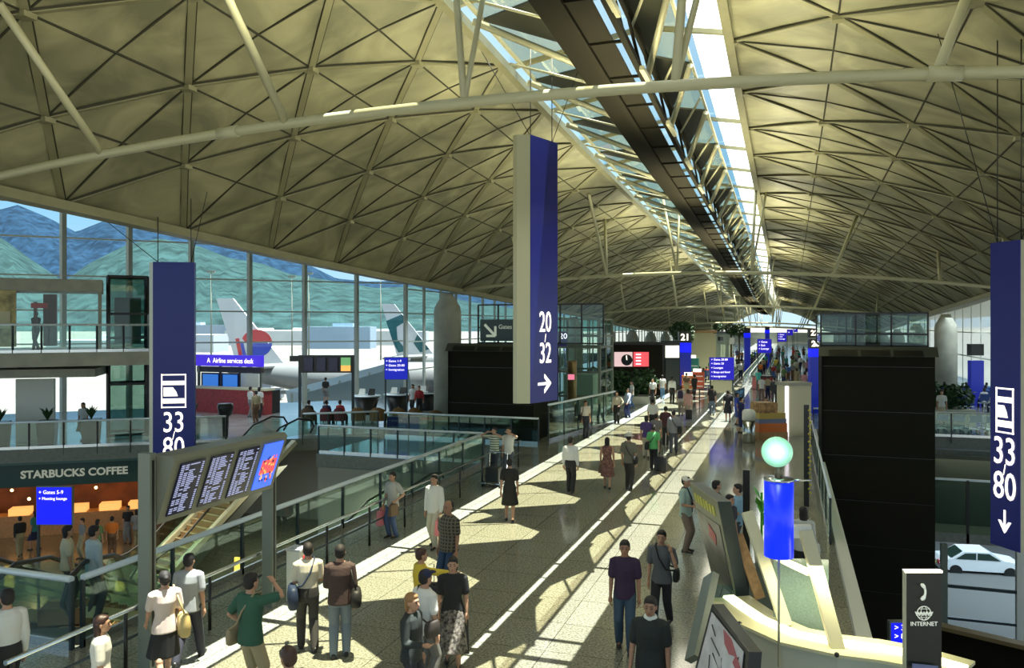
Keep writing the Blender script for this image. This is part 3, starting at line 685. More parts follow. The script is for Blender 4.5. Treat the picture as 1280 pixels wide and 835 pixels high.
# ================================================================== ESCALATORS IN THE LEFT VOID
def escalator(label, P, Q, w=1.1, side=M['glassg'], treads=True, railm=M['black'], skirt=M['cream']):
    """P low end, Q high end (centre line on the floor plane)"""
    P, Q = Vector(P), Vector(Q); d = (Q-P); dh = Vector((d.x, d.y, 0)).normalized(); sd = Vector((-dh.y, dh.x, 0))
    q = thing('escalator', label, 'escalator', tuple(P))
    n = max(4, int(abs(d.z)/.2)); b = MB(); w2 = w/2
    for k in range(n):
        p = P+d*(k/n); r = P+d*((k+1)/n)
        b.hexa([p+sd*-w2*.8+Vector((0,0,-.1)), p+sd*w2*.8+Vector((0,0,-.1)), Vector((r.x, r.y, p.z-.1))+sd*w2*.8, Vector((r.x, r.y, p.z-.1))-sd*w2*.8,
                Vector((p.x, p.y, r.z))-sd*w2*.8, Vector((p.x, p.y, r.z))+sd*w2*.8, r+sd*w2*.8, r-sd*w2*.8])
    b.build('steps', mat('escalator_tread', (.26,.15,.06), .5), q)
    b = MB()
    for k in range(n):
        p = P+d*((k+1)/n)-dh*(.02); r_ = P+d*(k/n); b.bar(Vector((r_.x, r_.y, p.z+.01))-sd*w2*.8, Vector((r_.x, r_.y, p.z+.01))+sd*w2*.8, .06, .03)
    b.build('step_edges', mat('tread_edge', (.50,.40,.22), .5), q)
    up = Vector((0,0,1))
    for s in (-1, 1):
        o = sd*w2*s
        b = MB(); b.bar(P+o+up*.06-dh*.4, Q+o+up*.06+dh*.4, .24, .2); b.build('skirt', skirt, q)
        pts = [P+o+up*.35-dh*1.3, P+o+up*.62-dh*1.55, P+o+up*.95-dh*1.3, P+o+up*1.05-dh*.6]
        pts += [P.lerp(Q, t_)+o+up*1.12 for t_ in (.08,.25,.5,.75,.92)]
        pts += [Q+o+up*1.05+dh*.6, Q+o+up*.95+dh*1.3, Q+o+up*.62+dh*1.55, Q+o+up*.35+dh*1.3]
        b = MB(); b.tube(pts, .045, 8); b.build('handrail', railm, q)
        b = MB()
        tp = [P+o+up*.33-dh*1.2]+[P+o+up*.33]+[Q+o+up*.33]+[Q+o+up*.33+dh*1.2]+[Q+o+up*.9+dh*1.2, Q+o+up*1.0+dh*.5]+[P.lerp(Q, .92)+o+up*1.05, P.lerp(Q, .08)+o+up*1.05]+[P+o+up*1.0-dh*.5, P+o+up*.9-dh*1.2]
        b.prism([tuple(t_) for t_ in tp], tuple(sd*.012)); b.build('glass_side', side, q)
    b = MB(); b.hexa([P-sd*w2-up*.45, P+sd*w2-up*.45, Q+sd*w2-up*.9, Q-sd*w2-up*.9, P-sd*w2-up*.1, P+sd*w2-up*.1, Q+sd*w2-up*.35, Q-sd*w2-up*.35]); b.build('underside', mat('escalator_soffit', (.10,.11,.09), .5), q)
    return q
escalator('escalator with brown treads rising behind the flight board', (-22.7, 24.3, -4.6), (-21.4, 29.9, -.1), 1.7)
escalator('escalator with curved black handrail descending in the near left corner', (-17.4, 20.6, -4.6), (-13.0, 11.6, -.3), 1.2)
escalator('escalator at the very left edge behind its curved neighbour', (-20.0, 19.6, -4.6), (-15.6, 10.8, -.3), 1.2)
# sloping lit runs of the lower escalators seen through the balustrade glass
escalator('long shallow ramp with cream lit side in the void below the balustrade', (-13.7, 17.4, -4.55), (-13.2, 25.2, -1.9), 1.0, treads=False)
escalator('second shallow ramp with cream lit side close under the handrail', (-12.2, 15.0, -4.55), (-11.5, 25.2, -1.2), .9)
b = MB(); b.box(-17.5, 27.3, -4.6, VL, 27.45, -.5); b.build('wall_void', mat('void_wall', (.30,.30,.25), .6), kind='structure')
b = MB(); b.box(-40, 34.5, -4.6, -17.4, 34.7, -.5); b.build('wall_lower', mat('void_wall2', (.30,.30,.25), .6), kind='structure')
b = MB(); b.box(VL+.1, 6, -4.6, VL+.3, 27.3, -.5); b.build('wall_under_deck', mat('void_wall3', (.16,.16,.12), .6), kind='structure')
b = MB(); b.cbox((-16.2, 20.8, -2.6), (.25, .06, .9), .2); b.build('orange_light_box', mat('amber_glow', (1,.6,.1), .5, emit=(1,.58,.10), es=1.4), None, label='small glowing amber box seen through the balustrade glass', cat='light')
for x, y in ((-14, 25.5), (-14, 18), (-22.5, 24), (-13, 12), (-20, 29)):
    light('void_fill', 'AREA', (x, y, -1.0), 120, (1, .95, .75), 2, 2, (0, 0, 0))  # unseen area lights added to brighten the dark void
# ================================================================== FLIGHT BOARD
q = thing('flight_board', 'grey flight information board with four screens on two tall posts', 'flight board', (-8.9, 11, 0))
for y, zt in ((9.35, 3.22), (12.27, 3.2)):
    b = MB(); b.box(-9.0, y-.06, 0, -8.78, y+.06, zt)
    b.build('post', M['post2'], q)
    b = MB(); b.box(-8.79, y-.02, .1, -8.775, y+.02, zt-.1); b.build('post_slot', M['black'], q)
ya, yb = 9.42, 12.2
tl, bl_ = (-8.45, 3.12), (-8.78, 2.20)       # (x,z) of the leaning front face
b = MB(); b.prism([(-9.0, ya, 2.16), (bl_[0], ya, bl_[1]-.04), (tl[0], ya, tl[1]), (tl[0]-.06, ya, tl[1]+.06), (-9.0, ya, 3.16)], (0, yb-ya, 0)); b.build('housing', mat('board_grey', (.17,.175,.13), .45), q)
fx = Vector((0, 1, 0)); fu = Vector((tl[0]-bl_[0], 0, tl[1]-bl_[1])); hh = fu.length; fu.normalize(); fn = fx.cross(fu)   # +x side
def bp(u, v, o=0): return Vector((bl_[0], ya, bl_[1]))+fx*(u*(yb-ya))+fu*(v*hh)+fn*o
rn = random.Random(11)
for k in range(4):
    u0 = .05+k*.24; u1 = u0+.19
    b = MB(); b.prism([bp(u0,.06,.012), bp(u1,.06,.012), bp(u1,.93,.012), bp(u0,.93,.012)], fn*.02)
    sc_ = b.build('screen', M['screen'] if k < 3 else M['scr_blue'], q)
    b = MB()
    if k < 3:
        for r in range(24):
            v = .10+r*.034
            for (s, e) in ((.03,.16),(.20,.34),(.38,.38+rn.uniform(.15,.40)),(.86,.95)):
                if rn.random() < .9: b.poly([bp(u0+s*.19, v, .036), bp(u0+e*.19, v, .036), bp(u0+e*.19, v+.018, .036), bp(u0+s*.19, v+.018, .036)])
        b.build('screen_text', M['scr_txt'], sc_)
    else:
        b.m(0).poly([bp(u0+.02, .34, .036), bp(u1-.02, .34, .036), bp(u1-.02, .62, .036), bp(u0+.02, .62, .036)])
        for _ in range(46): u, v = rn.uniform(u0+.02, u1-.03), rn.uniform(.16, .66); b.m(rn.choice((0,1,1,2))).poly([bp(u, v, .038), bp(u+.014, v, .038), bp(u+.014, v+.04, .038), bp(u, v+.04, .038)])
        b.build('picture', [M['scr_red'], M['scr_org'], mat('scr_dark', (.02,.02,.05), .5)], sc_)
# white litter/charging unit beside the right post
q = thing('litter_bin', 'white tall litter bin beside the right board post', 'bin', (-8.6, 12.75, 0))
b = MB(); b.box(-8.75, 12.6, 0, -8.47, 12.88, .93); b.build('body', M['white'], q)
b = MB(); b.box(-8.765, 12.585, .93, -8.455, 12.895, .97); b.box(-8.7, 12.65, .97, -8.52, 12.83, .98); b.build('lid', mat('bin_lid', (.5,.52,.5), .4), q)
b = MB(); b.box(-8.475, 12.7, .78, -8.462, 12.76, .83); b.build('red_mark', mat('mark_red', (.7,.05,.05), .5), q)
# ================================================================== PILLAR SIGNS (hanging gate number banners)
def pillar_sign(label, px0, px1, D0, D1, z0, z1, edge_w, rows, icon=None, back_left=True, tri=0):
    a, c = V(px0, HY, D0), V(px1, HY, D1); d = Vector((c.x-a.x, c.y-a.y, 0)); w = d.length; d.normalize(); nrm = Vector((d.y, -d.x, 0))
    q = thing('gate_sign', label, 'sign', ((a.x+c.x)/2, (a.y+c.y)/2, z0)); rz = math.atan2(d.y, d.x)
    P2 = lambda u, z, o=0: Vector((a.x, a.y, 0))+d*(u*w)+nrm*o+Vector((0,0,z))
    b = MB(); b.prism([P2(0,z0), P2(1,z0), P2(1,z1), P2(0,z1)], -nrm*.22); b.build('blue_panel', M['blue'], q)
    o_ = P2(0,0) if back_left else P2(1,0)
    b = MB(); sgn = -1 if back_left else 1
    b.prism([P2(0 if back_left else 1, z0-.0, -.02), P2((0 if back_left else 1)+sgn*edge_w/w, z0, -.3), P2((0 if back_left else 1)+sgn*edge_w/w, z1, -.3), P2(0 if back_left else 1, z1, -.02)], -nrm*.12); b.build('edge_casing', M['steel'], q)
    for s, size, u, z in rows:
        text(None, 'lettering', s, size, M['lit'], q, P2(u, z, .012), face_rot(d), sx=.74, bold=.002)
    if icon:
        zc = icon; b = MB(); t_ = .03
        for u0, u1, za, zb in ((.2,.8,zc+.42,zc+.45),(.2,.8,zc-.45,zc-.42),(.2,.2+t_/w,zc-.45,zc+.45),(.8-t_/w,.8,zc-.45,zc+.45),(.24,.76,zc+.16,zc+.27),(.24,.76,zc-.33,zc-.2)):
            b.prism([P2(u0,za,.002), P2(u1,za,.002), P2(u1,zb,.002), P2(u0,zb,.002)], nrm*.01)
        b.prism([P2(.26,zc-.14,.002), P2(.60,zc-.14,.002), P2(.56,zc-.02,.002), P2(.48,zc+.10,.002), P2(.26,zc+.10,.002)], nrm*.01)
        b.build('train_symbol', M['lit'], q)
    if tri: pass
    for u in (.1, .9):
        p = P2(u, z1, -.1); zt = rz_(max(XL, min(XR_, p.x)), p.y)+(.0 if XL < p.x < XR_ else 2)
        b = MB(); b.tube([p, (p.x, p.y, zt-.02)], .012, 5); b.tube([p, (p.x+(u-.5)*3, p.y-.8, rz_(min(max(p.x, XL), XR_), p.y)-.02)], .010, 5); b.build('cable', M['black'], q)
    return q, P2, nrm
def arrow(q, P2, nrm, u, z, ang, s=.36, w=1.05):
    b = MB()
    def pt(x, y): ca, sa = math.cos(ang), math.sin(ang); return P2(u+(x*ca-y*sa)/w, z+(x*sa+y*ca), .002)
    for pts in ([(-.5,-.07),(.30,-.07),(.30,.07),(-.5,.07)], [(.5,0),(.42,.10),(-.02,.50),(-.02,.30),(.24,0)], [(.5,0),(.24,0),(-.02,-.30),(-.02,-.50),(.42,-.10)]):
        b.prism([pt(x*s*1.7, y*s*1.7) for x, y in pts], nrm*.01)
    b.build('arrow', M['lit'], q)
q, P2, n_ = pillar_sign('tall blue hanging sign with gate numbers 20 to 32 and right arrow', 663.5, 697, 20.6, 21.6, 3.07, 10.0, .2, [('20', .77, .52, 5.15), ('/', .30, .52, 4.74), ('32', .77, .52, 4.33)])
arrow(q, P2, n_, .5, 3.55, 0, .30)
q, P2, n_ = pillar_sign('tall blue hanging sign with gates 33 to 80, partly hidden by the flight board', 191, 243, 21.3, 21.5, .9, 6.78, .16, [('33', .77, .5, 2.47), ('/', .30, .5, 2.13), ('80', .77, .5, 1.8)], icon=3.33)
q, P2, n_ = pillar_sign('tall blue hanging sign with gates 33 to 80 and down arrow on the right', 1238, 1275, 16.2, 15.5, .68, 6.75, .07, [('33', .77, .5, 2.57), ('/', .30, .5, 2.22), ('80', .77, .5, 1.88)], icon=3.4, back_left=False)
arrow(q, P2, n_, .5, 1.2, -PI/2, .27)
# ================================================================== LEFT HALL
q = thing('service_desk', 'airline services desk with blue lit sign, screens and red counter by the window wall', 'desk', PX(283, 46, 0))
def face(px0, px1, y0, y1, D0, D1, m, name, par, th=.15, label=None):
    """panel between pixel columns px0,px1 at depths D0,D1 with world heights y0..y1"""
    a, c = PX(px0, D0, 0), PX(px1, D1, 0); d = (c-a).normalized(); n = Vector((d.y, -d.x, 0)); b = MB()
    b.prism([a+Vector((0,0,y0)), c+Vector((0,0,y0)), c+Vector((0,0,y1)), a+Vector((0,0,y1))], -n*th); o = b.build(name, m, par)
    if label: o['label'] = label
    return o, a, c, d, n
zc = lambda y, D: EYE-(y-HY)*D/F
face(238, 330, 0, zc(487, 46), 47.0, 45.0, M['red'], 'counter_front', q, .7)
face(236, 332, zc(487, 46), zc(486, 46)+.06, 47.1, 44.9, M['cream'], 'counter_top', q, .8)
face(330, 350, 0, zc(489, 45.5), 45.1, 46.5, M['black'], 'counter_end', q, .7)
o, a, c, d, n = face(240, 326, zc(458, 48), zc(444, 48), 49, 47.2, mat('desk_sign_blue', (.02,.01,.3), .4, emit=(.06,.02,.75), es=.6), 'sign_band', q, .3)
text(None, 'lettering', 'A  Airline services desk', .42, M['lit'], q, (a+c)/2+Vector((.4,-.1,zc(451, 48)))+n*.03, face_rot(d), sx=.85)
for i, (x0, x1) in enumerate(((237, 243), (251.5, 274), (276.5, 298), (301, 323))):
    face(x0, x1, zc(484, 48.5), zc(466, 48.5), 49.3-i*.5, 48.9-i*.5, M['screen'] if i < 3 else M['white'], 'screen', q, .12)
    if i in (1, 2): face(x0+2, x1-2, zc(482.5, 48), zc(468, 48), 48.75-i*.45, 48.35-i*.45, mat('screen_sky', (.02,.10,.4), .5, emit=(.04,.22,.75), es=.5), 'picture', q, .05)
for x in (248, 275, 299.5, 325): face(x-1.2, x+1.2, zc(492, 48), zc(458, 48), 49.5, 49.45, M['post2'], 'upright', q, .1)
face(246, 326, zc(466, 48.5), zc(459, 48.5), 49.6, 48.0, mat('case_dark', (.05,.04,.03), .5), 'header_box', q, .3)
# small flight board by the windows
q = thing('flight_board', 'small black flight board on two posts by the window wall', 'flight board', PX(408, 44, 0))
face(373, 442, zc(466, 44), zc(444, 44), 44, 44, M['black'], 'housing', q, .3)
for i, (x0, x1, m_) in enumerate(((380, 391, M['screen']), (396, 407, M['screen']), (411, 422, M['screen']), (426, 438, mat('screen_green', (.1,.3,.1), .5, emit=(.2,.5,.2), es=.5)))):
    face(x0, x1, zc(464, 43.8), zc(447, 43.8), 43.9, 43.9, m_, 'screen', q, .04)
face(426, 438, zc(464, 43.8), zc(457, 43.8), 43.84, 43.84, M['scr_org'], 'screen', q, .03)
face(362, 373, zc(452, 44), zc(445, 44), 44.2, 44.2, M['black'], 'side_box', q, .2)
for x in (374.5, 441): face(x-1.6, x+1.6, 0, zc(444, 44), 44.1, 44.1, M['post'], 'post', q, .12)
sign_panel('direction_sign', 'blue direction sign on thin legs by the window wall', 481, 509.5, 447, 474, 45, [('+ Gates 1-9', .15, .05, .16), ('+ Gates 20-80', .15, .05, .36), ('+ Immigration', .15, .05, .56)], legs=0, m=mat('sign_blue_mid', (.01,.02,.4), .4, emit=(.01,.02,.6), es=.45), base_z=0)
sign_panel('direction_sign', 'dark blue panel of gate directions hung on the balustrade behind the void', 484.5, 524, 521, 543, 37, [('+ Gates 1-9', .16, .04, .2), ('+ Gates 10-32', .16, .04, .55)], base_z=.0, m=M['blue'], tm=mat('dim_letters', (.4,.45,.6), .5))
q = sign_panel('advert_stand', 'beige poster panel with orange top edge beside the dark blue panel', 525, 563, 521, 546, 37, [], base_z=0, m=mat('poster_beige', (.5,.45,.3), .5, noise=.25, nscale=2))
face(525, 563, zc(525, 37), zc(521, 37), 36.9, 36.9, M['orange'], 'top_band', q, .03)
b = MB(); p0 = PX(530, 36.85, 0)
for (x0, y0_, x1, y1_) in ((529,536,536,541),(536,541,541,536),(541,540,548,540),(550,538,556,541),(553,534,560,540)): b.bar(V(x0, y0_, 36.85), V(x1, y1_, 36.85), .07)
b.build('branch_drawing', mat('ink', (.05,.03,.03), .7), q)
# lounge seats: curved shells on a beam
def armchair(label, px, D, col, w=.95, group=None):
    p = PX(px, D, 0); q = thing('lounge_chair', label, 'chair', tuple(p), TH, group)
    b = MB(); n = 9
    pts = [(math.cos(PI*k/(n-1))*w/2, -math.sin(PI*k/(n-1))*.38) for k in range(n)]
    for k in range(n-1):
        (x0, y0_), (x1, y1_) = pts[k], pts[k+1]; h0 = .55+.35*math.sin(PI*k/(n-1)); h1 = .55+.35*math.sin(PI*(k+1)/(n-1))
        b.hexa([(x0,y0_,.2),(x1,y1_,.2),(x1*.85,y1_*.8,.2),(x0*.85,y0_*.8,.2),(x0,y0_,h0),(x1,y1_,h1),(x1*.85,y1_*.8,h1),(x0*.85,y0_*.8,h0)])
    b.build('shell', col, q, local=True)
    b = MB(); b.box(-w*.38, -.25, .3, w*.38, .35, .45); b.build('seat', col, q, local=True)
    for s in (-1, 1):
        b = MB(); b.tube([(s*w*.36, -.2, 0), (s*w*.36, -.2, .25)], .025, 6); b.build('leg', M['post'], q, local=True)
        b = MB(); b.tube([(s*w*.36, .28, 0), (s*w*.36, .28, .3)], .025, 6); b.build('leg', M['post'], q, local=True)
    return q
sr = mat('seat_maroon', (.16,.02,.03), .6); so = mat('seat_brown', (.24,.12,.03), .6); sb_ = mat('seat_darkbrown', (.10,.055,.025), .6)
for px, c_, lb in ((386, sb_, 'dark brown lounge chair at the left end of the seat row'), (408, sr, 'maroon lounge chair, second from the left of the seat row'), (425, sr, 'maroon lounge chair, third from the left of the seat row'), (448, so, 'brown lounge chair standing empty, fourth in the seat row'), (473, so, 'wide brown lounge chair standing empty in the middle of the seat row'), (499, so, 'brown lounge chair right of the wide empty one'), (519, so, 'brown lounge chair, second from the right end of the seat row'), (545, so, 'brown lounge chair at the right end of the seat row')):
    armchair(lb, px, 41 if px < 540 else 39.8, c_, {386:.8,408:.66,425:.66,448:.75,473:.9,499:.74,519:.74,545:.8}[px])
# round work tables
for px, D, lb in ((458, 46, 'round counter table with white items below the flight board'), (497, 47, 'dark topped counter table under the blue sign'), (533, 48, 'counter table near the concrete column')):
    p = PX(px, D, 0); q = thing('counter_table', lb, 'table', tuple(p))
    b = MB(); b.lathe(p, [(.78,.98),(.82,1.0),(.82,1.05),(.01,1.06)], 20); b.build('tabletop', M['rail'], q)
    b = MB(); b.lathe(p, [(.55,0),(.5,.1),(.75,.98)], 18); b.build('pedestal', M['black'], q)
rn = random.Random(5)
for i, (px, D) in enumerate(((452,46),(464,46),(492,47),(503,47),(528,48),(539,48))):
    p = PX(px, D, 1.06); b = MB(); b.prism([p+Vector((-.22,0,.0)), p+Vector((.22,0,.0)), p+Vector((.18,.12,.36)), p+Vector((-.18,.12,.36))], (0,.03,0)); b.prism([p+Vector((-.22,-.3,.0)), p+Vector((.22,-.3,.0)), p+Vector((.22,0,.0)), p+Vector((-.22,0,.0))], (0,0,.02))
    b.build('laptop', M['black'] if i % 2 else M['white'], None, label=['black','white'][i % 2 == 0]+' laptop open on the '+['round table below the flight board','dark topped table under the blue sign','table near the concrete column'][i//2], cat='laptop', loc=p)
# ================================================================== ESCALATOR HOUSINGS
def housing(label, px0, px1, D, ztop, zbot, depth, gx0, gx1, gy0, gy1, gD):
    a, c = PX(px0, D, 0), PX(px1, D, 0); Y = a.y; q = thing('escalator_housing', label, 'housing', (a.x, a.y, zbot))
    x0, x1 = a.x, a.x+(c-a).length*1.0
    # square to the concourse axis
    b = MB(); b.prism([(x0, Y, zbot), (x1, Y, zbot), (x1, Y, ztop-.25), (x1-.03, Y+.15, ztop), (x0+.03, Y+.15, ztop), (x0, Y, ztop-.25)], (0, depth, 0)); b.build('clad_body', M['granite_dark'], q)
    for z in [zbot+1.6*k for k in range(1, int((ztop-.5-zbot)/1.6)+1)]:
        b = MB(); b.box(x0+.05, Y-.006, z, x1-.05, Y+.01, z+.02); b.build('panel_seam', M['black'], q)
    b = MB(); b.prism([(x0-.1, Y-.12, ztop-.28), (x1+.1, Y-.12, ztop-.28), (x1+.1, Y+.15, ztop+.02), (x0-.1, Y+.15, ztop+.02)], (0, .1, .05)); b.build('coping', mat('coping_grey', (.06,.065,.05), .4), q)
    b = MB()
    for k in range(3):
        u0 = x0+.25+(x1-x0-.5)*k/3; u1 = u0+(x1-x0-.5)/3-.12
        b.prism([(u0, Y-.135, ztop-.24), (u1, Y-.135, ztop-.24), (u1, Y+.06, ztop-.06), (u0, Y+.06, ztop-.06)], (0,.02,.01))
    b.build('vent_slot', M['black'], q, kind=None)
    return q, x0, x1, Y
q, hx0, hx1, hY = housing('tall dark clad escalator housing rising from the right void', 1027, 1154, 29, 4.25, -9.2, 3.2, 0, 0, 0, 0, 0)
gx = MB(); fr = MB(); z0, z1 = zc(432, 30.5), zc(392, 30.5)
g0, g1, gy = hx0+.02, hx1-.05, hY+1.2
q2 = thing('glass_parapet', 'green glass screen box above the tall dark housing on the right', 'glass screen', (g0, gy, 4.26))
z0 = 4.3
for (p, r) in (((g0, gy), (g1, gy)), ((g0, gy), (g0, gy+5)), ((g1, gy), (g1, gy+5)), ((g0, gy+5), (g1, gy+5))):
    gx.poly([(*p, z0), (*r, z0), (*r, z1), (*p, z1)])
    for z in (z0+.02, z0+.45, z1): fr.bar((*p, z), (*r, z), .06)
for k in range(4):
    x = g0+(g1-g0)*k/3; fr.bar((x, gy, z0), (x, gy, z1), .06); fr.bar((x, gy+5, z0), (x, gy+5, z1), .06)
gx.build('glass_panel', M['glassg'], q2); fr.build('frame', M['black'], q2)
b = MB(); b.box(g0, gy+1, z0-.03, g1, gy+5, z0+.02); b.build('landing', M['granite_dark'], q2)
q, lx0, lx1, lY = housing('dark clad escalator housing left of the gate 20 to 32 sign', 560, 672, 36, 4.2, 0, 4, 0, 0, 0, 0, 0)
q2 = thing('glass_parapet', 'green glass bridge front with direction sign above the left dark housing', 'glass screen', (lx0, lY+4, 4.2))
gx = MB(); fr = MB(); gy = lY+2.2; z0, z1 = 4.22, zc(391, 39)+.35; gl0, gl1 = lx0+.6, lx1+2.6
gx.poly([(gl0, gy, z0), (gl1, gy, z0), (gl1, gy, z1), (gl0, gy, z1)]); 
for z in (z0+.03, z0+.75, z1): fr.bar((gl0, gy, z), (gl1, gy, z), .07)
for k in range(7): x = gl0+(gl1-gl0)*k/6; fr.bar((x, gy, z0), (x, gy, z1), .07)
gx.build('glass_panel', M['glassg'], q2); fr.build('frame', M['black'], q2)
q3 = thing('direction_sign', 'dark green overhead direction sign with slanted arrow and number 33', 'sign', (gl0+2, gy-.5, 4.3))
b = MB(); sx0, sx1 = V(607, 400, 38.0).x, V(664, 400, 38).x; b.box(sx0, gy-.5, 4.35, sx1+.5, gy-.36, 5.35); b.build('panel', mat('sign_dark_green', (.02,.05,.045), .4), q3)
text(None, 'lettering', '33', .6, mat('dim_white', (.5,.55,.45), .5, emit=(.4,.45,.35), es=.4), q3, (sx0+2.2, gy-.52, 4.98), face_rot((1,0,0)), bold=.01)
text(None, 'lettering', 'Gates', .28, MATS['dim_white'], q3, (sx0+1.25, gy-.52, 5.0), face_rot((1,0,0)))
b = MB(); c0 = Vector((sx0+.5, gy-.52, 4.85)); dv = Vector((.7,0,-.7)); sv = Vector((.7,0,.7))
b.bar(c0-dv*.38, c0+dv*.3, .12, .02, up=(0,1,0)); b.bar(c0+dv*.38, c0+dv*.38-Vector((.45,0,0)), .11, .02, up=(0,1,0)); b.bar(c0+dv*.38, c0+dv*.38+Vector((0,0,.45)), .11, .02, up=(0,1,0)); b.build('arrow', MATS['dim_white'], q3)
for x in (sx0+.2, sx1+.3): b = MB(); b.bar((x, gy-.43, 4.2), (x, gy-.43, 5.3), .06); b.build('bracket', M['post'], q3)
# ================================================================== GLASS LIFT TOWER right of the 20-32 sign
q = thing('glass_lift_tower', 'green glass lift tower with lit interior behind the gate 20 to 32 sign', 'elevator', PX(712, 42, 0))
a = PX(690, 43, 0); x0, x1, y0_, y1_ = a.x, a.x+2.6, a.y, a.y+3.2
fr = MB(); gx = MB(); zt = 5.4
cs = [(x0, y0_), (x1, y0_), (x1, y1_), (x0, y1_)]
for i in range(4):
    p, r = cs[i], cs[(i+1) % 4]; fr.bar((*p, 0), (*p, zt), .13); m_ = ((p[0]+r[0])/2, (p[1]+r[1])/2); fr.bar((*m_, 0), (*m_, zt), .07)
    for z in (.1, 1.3, 2.6, 3.9, 4.5, zt): fr.bar((*p, z), (*r, z), .1)
    gx.poly([(*p, 0), (*r, 0), (*r, zt), (*p, zt)])
fr.build('frame', M['post2'], q); gx.build('glazing', M['glassg'], q)
b = MB(); b.box(x0+.5, y0_+.6, .1, x1-.5, y1_-.6, 2.4); b.build('car', mat('lift_pale', (.40,.50,.42), .3), q)
for px, D, lb in ((680, 37, 'bronze clad round column just under the gate 20 to 32 sign'), (715, 40, 'bronze clad round column in front of the glass lift tower')):
    p = PX(px, D, 0); b = MB(); b.lathe(p, [(.24, 0), (.24, 3.2), (.26, 3.22), (.26, 3.3)], 18); b.build('bronze_column', mat('bronze', (.22,.15,.07), .35, .5, noise=.3, nscale=1.5), None, label=lb, cat='column', loc=p)
sign_panel('gate_marker', 'small dark gate number marker on the glass lift tower', 698, 709, 415, 433, 40, [('20', .55, .1, .3)], base_z=0, m=M['blue'])
sign_panel('gate_marker', 'small pink lit sign by the bronze column', 710, 718, 468, 474.5, 39.66, [], depth=.04, base_z=0, m=mat('pink_glow', (.6,.1,.2), .5, emit=(.8,.2,.3), es=.8))
balustrade('balustrade', 'double height glass balustrade in front of the hedge', (-9.9, 33.6), (-8.6, 41.6), 0, h=1.6, n=5, toprail=.05)
# ================================================================== HEDGES AND TREES
def foliage(b, c, dims, n, size, rn):
    for _ in range(n):
        while True:
            u = Vector((rn.uniform(-1,1), rn.uniform(-1,1), rn.uniform(-1,1)))
            if u.length <= 1: break
        u = u.normalized()*rn.uniform(.6, 1); p = Vector(c)+Vector((u.x*dims[0], u.y*dims[1], u.z*dims[2]))
        a_ = Vector((rn.uniform(-1,1), rn.uniform(-1,1), rn.uniform(-.6,1))).normalized()*size; s_ = a_.cross(Vector((rn.uniform(-1,1), rn.uniform(-1,1), rn.uniform(-1,1)))).normalized()*size*.35
        b.poly([p-a_*.5, p+s_, p+a_*.5, p-s_])
def hedge(label, px0, px1, D, h, seedv, depth=1.6, group=None, m=None):
    a, c = PX(px0, D, 0), PX(px1, D, 0); rn = random.Random(seedv); cen = (a+c)/2; q = thing('planted_hedge', label, 'hedge', tuple(cen), TH)
    w = (c-a).length; b = MB(); b.box(-w/2, -depth/2, 0, w/2, depth/2, .5); b.build('planter_box', M['concrete'], q, local=True)
    b = MB(); k = int(w/.9)+1
    for i in range(k): foliage(b, (-w/2+w*(i+.5)/k, rn.uniform(-.3,.3), .45+h*.55*rn.uniform(.85,1.15)), (.75, depth*.5, h*.55), 240, .30, rn)
    b.build('foliage', m or M['leaf'], q, local=True, kind=None); return q
hedge('dense dark green hedge in a long planter below the black screen wall', 736, 817, 52, 1.7, 1)
hedge('low green planting with red soil edge by the right seating area', 1157, 1210, 44, 1.3, 2)
def tree(label, px, D, ctr_y, r_px, seedv, base=0):
    p = PX(px, D, base); rn = random.Random(seedv); q = thing('potted_tree', label, 'tree', tuple(p)); zc_ = zc(ctr_y, D); R_ = r_px*D/F
    b = MB(); b.tube([p+Vector((0,0,.5)), p+Vector((0,0,zc_))], [.12,.07], 8)
    for k in range(5): a_ = k*1.26; b.tube([p+Vector((0,0,zc_-R_*.8)), p+Vector((math.cos(a_)*R_*.6, math.sin(a_)*R_*.6, zc_+R_*.2))], [.05,.02], 5)
    b.build('trunk', mat('bark', (.08,.05,.03), .9), q)
    b = MB(); foliage(b, (p.x, p.y, zc_), (R_, R_, R_*.8), 700, R_*.22, rn); foliage(b, (p.x+R_*.3, p.y, zc_-R_*.5), (R_*.7, R_*.7, R_*.6), 250, R_*.2, rn); b.build('crown', M['leaf'], q)
    b = MB(); b.lathe(p, [(.4,0),(.55,.6),(.5,.6),(.5,.5),(.01,.5)], 14); b.build('pot', M['black'], q)
tree('big round dark tree beside the blue pillar numbered 21', 852, 68, 414, 16, 1)
tree('small dark tree above the cream building', 898, 92, 409, 7, 2)
tree('dark tree left of the twin blue columns in the distance', 914, 86, 411, 9, 3)
tree('dark bushy tree behind the distant twin blue columns', 924, 104, 412, 10, 4)
# ================================================================== MIDDLE DISTANCE
q = thing('screen_wall', 'black walled kiosk with pink and red display above the hedge', 'display', PX(795, 58, 0))
face(757, 828, 0, zc(431, 58), 58, 58, M['granite_dark'], 'wall', q, 3)
face(754, 832, zc(431, 58), zc(428, 58), 57.6, 57.6, M['black'], 'roof_edge', q, 3.6)
face(768, 790.5, zc(458, 58), zc(440, 58), 57.85, 57.85, mat('pink_display', (.6,.45,.45), .5, emit=(.9,.62,.6), es=.6), 'pink_display', q, .1)
face(792, 811, zc(458, 58), zc(440, 58), 57.85, 57.85, M['scr_red'], 'red_display', q, .1)
b = MB(); p = V(783.5, 450, 57.6); b.lathe(p, [(.40,-.05),(.40,.05)], 24, rot=Matrix.Rotation(PI/2, 3, 'X')); b.build('round_clock', M['black'], q)
b = MB(); b.bar(V(783.5, 450, 57.45), V(783, 444.5, 57.45), .06); b.build('clock_hand', M['lit'], q)
b = MB()
for y in (443, 447, 451, 455): b.bar(V(795, y, 57.7), V(795+(6 if y % 2 else 13), y, 57.7), .08)
b.build('display_text', M['litw'], q)
